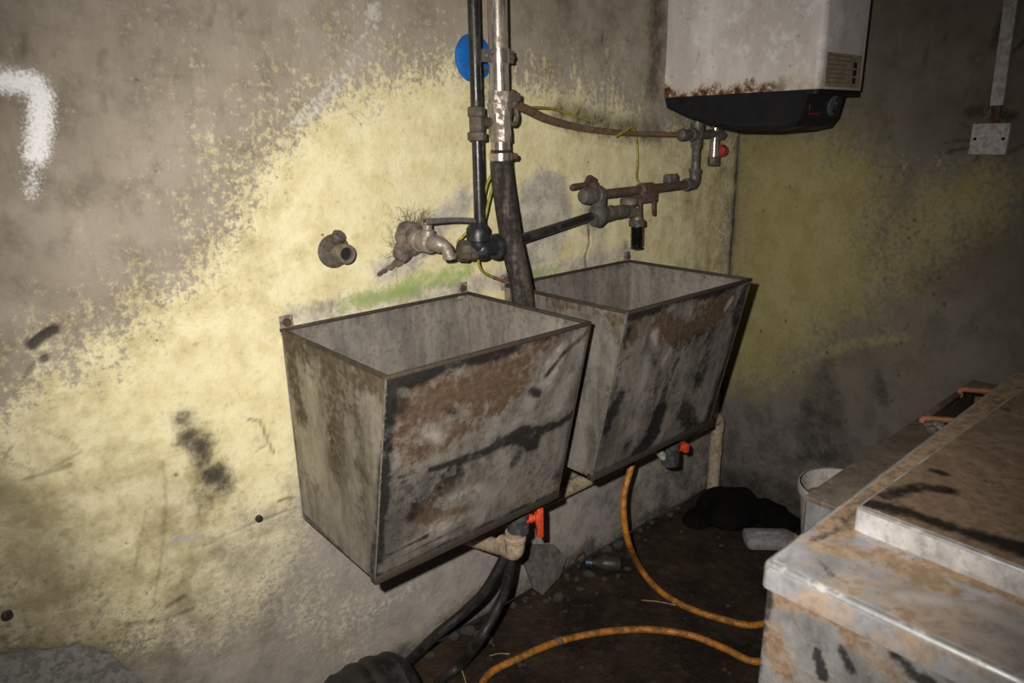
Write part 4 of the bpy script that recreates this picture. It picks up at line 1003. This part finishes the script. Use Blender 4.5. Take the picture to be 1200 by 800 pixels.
# lower steel trough behind it, with copper tube ends
RZ = .70
r0 = at(945, 580, 2, RZ)
rx0, ry0, ry1, rx1 = r0[0], r0[1], CY - .002 + .004, 1.43
t = thing('steel_trough', 'narrow steel trough with slotted top behind the low cabinet', 'trough', (rx0, ry0, 0))
sx0, sx1 = 1.075, 1.36
M_TROUGH = sheet('rust_brown_steel', (.21, .17, .14), (.125, .085, .058), (.03, .026, .024), (.30, .26, .22), rough=.5, metal=.3, dirtamt=.15)
M_SIDEB = sheet('blue_grey_steel', (.30, .31, .33), (.20, .14, .09), (.04, .04, .04), (.40, .40, .41), rough=.35, metal=.5, dirtamt=.05)
m = MB(); m.box((rx0, ry0, .0), (rx0 + .004, ry1 - .0, RZ - .004), .001); m.build('end_sheet', M_SIDEB, t)
m = MB(); m.box((rx0, ry0 - .003, 0), (rx1, ry0, RZ - .004), .001); m.build('rear_sheet', M_TROUGH, t)
m = MB(); m.box((rx0 - .002, ry0 + .002, RZ - .010), (sx0, ry1, RZ), .002); m.build('top_sheet', M_TROUGH, t)
m = MB(); m.box((sx1, ry0 + .002, RZ - .010), (rx1, ry1, RZ), .002); m.build('top_sheet', M_TROUGH, t)
m = MB(); m.box((sx0, ry0 + .002, RZ - .010), (sx1, ry0 - .012, RZ), .002); m.build('slot_edge', M_TROUGH, t)
m = MB(); m.box((sx0, ry1 + .016, RZ - .010), (sx1, ry1, RZ), .002); m.build('slot_edge', M_TROUGH, t)
m = MB(); m.box((sx0 - .01, ry0 - .004, RZ - .10), (sx1 + .01, ry1, RZ - .095), 0); m.build('slot_floor', M_DARK, t)
for (pa, pb_, lb) in (((1083, 490), (1121, 493), 'short copper tube across the trough slot beside a lint clump'), ((1127, 456), (1164, 459), 'short copper tube across the wall end of the trough slot')):
    A = at(*pa, 2, RZ + .008); B = at(*pb_, 2, RZ + .008)
    m = MB(); m.tube([A + V(0, 0, -.018), A + V(-.004, .002, -.006), A, A * .5 + B * .5, B, B + V(.004, -.003, -.012)], .0065, 10, n=4)
    tag(m.build('copper_tube', M_COPPER, org=A), lb, 'tube', 'copper tubes across the trough slot')
q = at(1098, 500, 2, RZ)
m = MB(); g = random.Random(5)
for k in range(9): m.ball(q + V(g.uniform(-.03, .03), g.uniform(-.012, .012), .003), g.uniform(.006, .013), 8, 6, (1.2, 1, .6), k, .3)
tag(m.build('lint_clump', grime('grey_lint', (.30, .27, .25), (.12, .10, .09), .5, 60, .9, 0, .002), org=q), 'clump of grey lint beside the trough slot', 'lint')

# ------------------------------------------------------------------ bucket by the right wall
bc = V(1.515, -.535, 0); br, bz = .125, .245
t = thing('plastic_bucket', 'white plastic bucket with brown residue between trough and wall', 'bucket', bc)
m = MB(); m.lathe(bc, (0, 0, 1), [(.0, .098), (bz, br), (bz, br - .004), (.012, .094)], 36); M_BUCKET = grime('white_bucket_plastic', (.80, .77, .76), (.55, .48, .43), .25, 30, .45)
m.build('bucket_wall', M_BUCKET, t)
m = MB(); m.lathe(bc + V(0, 0, bz - .032), (0, 0, 1), [(0, br), (0, br + .004), (.006, br + .006), (.026, br + .006), (.032, br + .003), (.032, br - .004), (.0, br - .004), (0, br)], 36, cap=False); m.build('rim_band', M_BUCKET, t)
m = MB(); m.lathe(bc + V(0, 0, .14), (0, 0, 1), [(0, .107), (.045, .112), (.05, .08), (.04, .02)], 30); m.build('residue', grime('brown_residue', (.24, .13, .07), (.40, .34, .29), .4, 30, .8), t)

# ------------------------------------------------------------------ rubbish on the floor
pa = at(826, 588, 2, 0.); pm = at(925, 612, 2, 0.)
cbag = V(1.50, -.135, 0)
m = MB()
def bagshape(c, R, sc_, seed, amp, ang):
    mm = MB(); mm.ball((0, 0, 0), R, 44, 22, sc_, seed, amp)
    r_ = Matrix.Rotation(ang, 3, 'Z'); out = []
    for p in mm.v:
        q = r_ @ Vector(p); k = fbm(np.array([p[0] * 9]), np.array([p[1] * 9 + p[2] * 7]), 1.5, 9)[0]
        q = q * (1 + .22 * (k - .5)); out.append((c[0] + q.x, c[1] + q.y, max(c[2] + q.z, .001)))
    return out, mm.f
for c_, R_, sc_, sd_, am_, an_ in ((V(1.500, -.160, .006), .120, (1.12, .88, .66), 3, .16, .3), (V(1.575, -.275, .004), .085, (.80, 1.35, .55), 6, .18, -.15), (V(1.385, -.115, .002), .062, (1.35, .8, .52), 9, .2, .25)):
    vs, fs = bagshape(c_, R_, sc_, sd_, am_, an_); m.add(vs, fs)
tag(m.build('rubbish_bag', M_BAG, org=cbag), 'crumpled black rubbish bag slumped in the corner', 'bag', None)

cc = at(897, 626, 2, .02) + V(-.022, -.028, 0)
t = thing('plastic_jug', 'flattened translucent white plastic jug in front of black bag', 'jug', (cc[0], cc[1], 0))
Mj = grime('cloudy_plastic', (.32, .32, .34), (.20, .18, .17), .35, 20, .35)
m = MB(); rz_ = Matrix.Rotation(-.78, 3, 'Z'); m.box(cc + V(-.085, -.042, -.018), cc + V(.075, .042, .028), .018, rz_, cc); jb = m.build('jug_body', Mj, t)
m = MB(); dj = rz_ @ Vector((1, 0, 0)); dj = V(*dj); m.lathe(cc + dj * .07 + V(0, 0, .004), dj, [(0, .026), (.016, .020), (.02, .014), (.034, .014)], 16); m.build('jug_neck', Mj, t)
m = MB(); m.box(cc + V(-.05, -.008, .026), cc + V(.03, .008, .034), .004, rz_, cc); m.build('jug_handle', Mj, t)
q = at(852, 612, 2, .012); m = MB(); m.ball(q, .024, 12, 8, (1, .8, .55), 4, .25)
tag(m.build('paper_wad', M_WHITEPL, org=q), 'small crumpled pale wad beside the black bag', 'litter')

# clear bottle with blue cap
b0 = at(683, 657, 2, .028); b1_ = at(726, 660, 2, .030); b0[1] = min(b0[1], -.05); dB = b1_ - b0; dB[2] = 0; dB /= np.linalg.norm(dB)
t = thing('plastic_bottle', 'clear plastic bottle with dark blue cap lying at the wall foot', 'bottle', (b0[0], b0[1], 0))
Mb = grime('dusty_clear_plastic', (.05, .052, .052), (.03, .025, .022), .5, 24, .25)
m = MB(); m.lathe(b0 + dB * .018, dB, [(0, .011), (.012, .0115), (.03, .020), (.042, .024), (.085, .024), (.092, .02)], 20); m.build('bottle_body', Mb, t)
m = MB(); m.lathe(b0, dB, [(0, .014), (.002, .016), (.022, .016), (.024, .013)], 20, ridge=lambda k, i: 1 + .04 * (k % 2)); m.build('bottle_cap', grime('navy_cap', (.012, .02, .055), (.04, .04, .05), .3, 40, .4), t)
q = at(667, 653, 2, .015); q[1] = min(q[1], -.03)
m = MB(); m.tube([q + V(.02 * math.cos(a), -.006 * math.sin(a), .02 + .022 * math.sin(a)) for a in np.linspace(-1.2, 4.6, 22)], .0022, 8)
tag(m.build('wire_ring', M_RUST, org=q), 'thin rusty wire ring beside the plastic bottle', 'wire')

# grey slab leaning on the wall
fp0 = at(634, 698, 2, .0)
fp0[1] = min(fp0[1], -.03)
nS = V(0.0, -1, .22)
ol = [atp(px, py, fp0, nS) for px, py in ((611, 650), (622, 638), (650, 638), (664, 654), (656, 676), (636, 697), (626, 690))]
nn = nS / np.linalg.norm(nS)
m = MB(); K = len(ol); m.add([p for p in ol] + [p - nn * .008 for p in ol], [tuple(range(K)), tuple(range(2 * K - 1, K - 1, -1))] + [(k, (k + 1) % K, K + (k + 1) % K, K + k) for k in range(K)])
tag(m.build('broken_slab', M_TILE, org=fp0), 'broken grey slab leaning on the wall foot beside the red lever', 'slab')

# wall plugs
for px, py, r, lb in ((303, 607, .0075, 'small dark bolt stub in the wall left of the first sink'), (8, 720, .009, 'dark bolt stub low on the wall above the cement patch')):
    q = at(px, py, 1, 0.); m = MB(); m.lathe(q + V(0, .006, 0), (0, -1, 0), [(0, r), (.012, r), (.014, r * .7), (.0145, r * .3)], 12)
    tag(m.build('bolt_stub', grime('dark_rusted_bolt', (.05, .032, .024), (.02, .015, .013), .5, 60, .8), org=q), lb, 'bolt')

# rubble: single stones in the dirt
g = random.Random(12)
meshes = []
for k in range(7):
    mm = MB(); mm.ball((0, 0, 0), 1, 9, 6, (1, g.uniform(.6, .9), g.uniform(.4, .7)), 30 + k, .30)
    me = bpy.data.meshes.new('stone'); me.from_pydata(mm.v, [], mm.f); me.materials.append(M_STONE); meshes.append(me)
spots = [(548, 742, .022), (560, 745, .016), (572, 752, .02), (532, 748, .018), (500, 768, .012), (504, 770, .014), (690, 676, .022), (655, 702, .02), (640, 706, .012), (680, 692, .014), (708, 680, .012), (664, 676, .010), (676, 680, .011),
         (614, 704, .008), (606, 699, .008), (622, 712, .007), (585, 720, .012), (592, 705, .014), (716, 660, .012), (724, 676, .010), (735, 668, .012), (700, 640, .02), (712, 634, .022), (722, 640, .016), (760, 612, .012), (775, 600, .014), (790, 595, .012), (745, 620, .012)]
for k in range(40): spots.append((g.uniform(520, 860), g.uniform(610, 790), g.uniform(.004, .009)))
for k, (px, py, r) in enumerate(spots):
    q = at(px, py, 2, 0.)
    if q[1] > -.02: q[1] = -.02 - g.random() * .02
    if q[0] > 1.60: continue
    o_ = bpy.data.objects.new('stone', meshes[k % 7]); COL.objects.link(o_)
    o_.location = (q[0], q[1], r * .42); o_.scale = (r, r, r); o_.rotation_euler = (0, 0, g.uniform(0, 6.28))
    if px < 610: lb, gp = 'piece of grey rubble lying in the dirt beside the black drain hoses', 'rubble by the black hoses'
    elif py < 706 and px < 745: lb, gp = 'chip of grey rubble lying in the dirt near the plastic bottle', 'rubble by the bottle'
    elif px < 745: lb, gp = 'speck of rubble on bare dirt in front of the broken slab', 'rubble in front of the slab'
    elif py < 640: lb, gp = 'chip of rubble along the wall foot behind the orange hose', 'rubble along the wall foot'
    else: lb, gp = 'speck of rubble on bare dirt between the loops of orange hose', 'rubble between the hose loops'
    tag(o_, lb, 'stone', gp)
Mtw = grime('dry_straw', (.42, .34, .18), (.24, .18, .10), .4, 60, .8)
for (pa, pb_, lb) in (((752, 703), (792, 709), 'thin dry straw crossing the orange hose'), ((574, 768), (597, 766), 'thin dry straw between the black hose and orange hose'), ((540, 782), (546, 800), 'short dry twig beside the black hose')):
    A = at(*pa, 2, .006); B = at(*pb_, 2, .007); m = MB(); m.tube([A, A * .5 + B * .5 + V(.002, .003, .001), B], .0016, 6, n=4)
    tag(m.build('straw', Mtw, org=A), lb, 'straw')

# ------------------------------------------------------------------ cobweb and root hairs clinging to the plaster
Mh = grime('dark_root_hair', (.22, .175, .12), (.14, .105, .07), .4, 60, .9, 0, 0)
def hairs(name, cen, nrm_axis, plane, n_, lo, hi, r0, r1, seed, label):
    g = random.Random(seed); m = MB()
    for k in range(n_):
        a = g.uniform(lo, hi); L = g.uniform(r0, r1); p = [cen[0] + g.uniform(-.012, .012), cen[1] + g.uniform(-.006, .006)]; pts = []
        for j in range(7):
            y = -.004
            pts.append((p[0], y, p[1]) if nrm_axis == 1 else (plane - .006, p[0], p[1]))
            a += g.uniform(-.8, .8); p = [p[0] + math.cos(a) * L / 7, p[1] + math.sin(a) * L / 7]
        m.tube(pts, [.0006, .0002], 4, cap=False)
    o_ = m.build(name, Mh, org=m.v[0]); tag(o_, label, 'cobweb', None, 'stuff')
q = W2(484, 272); hairs('root_hairs', q, 1, 0, 120, .2, 3.1, .02, .095, 1, 'dark root hairs fanning over the plaster above the lever tap')
q = W2(470, 290); hairs('root_hairs', q, 1, 0, 30, 2.6, 3.7, .03, .09, 2, 'sparse root hairs beside the lever tap')
q = R2(1158, 138); hairs('cobweb', q, 0, XC, 70, .0, 3.2, .02, .08, 3, 'dark cobweb threads above the white switch plate')
q = R2(1140, 150); hairs('cobweb', q, 0, XC, 40, -.4, .5, .03, .09, 4, 'cobweb threads beside the white switch plate')
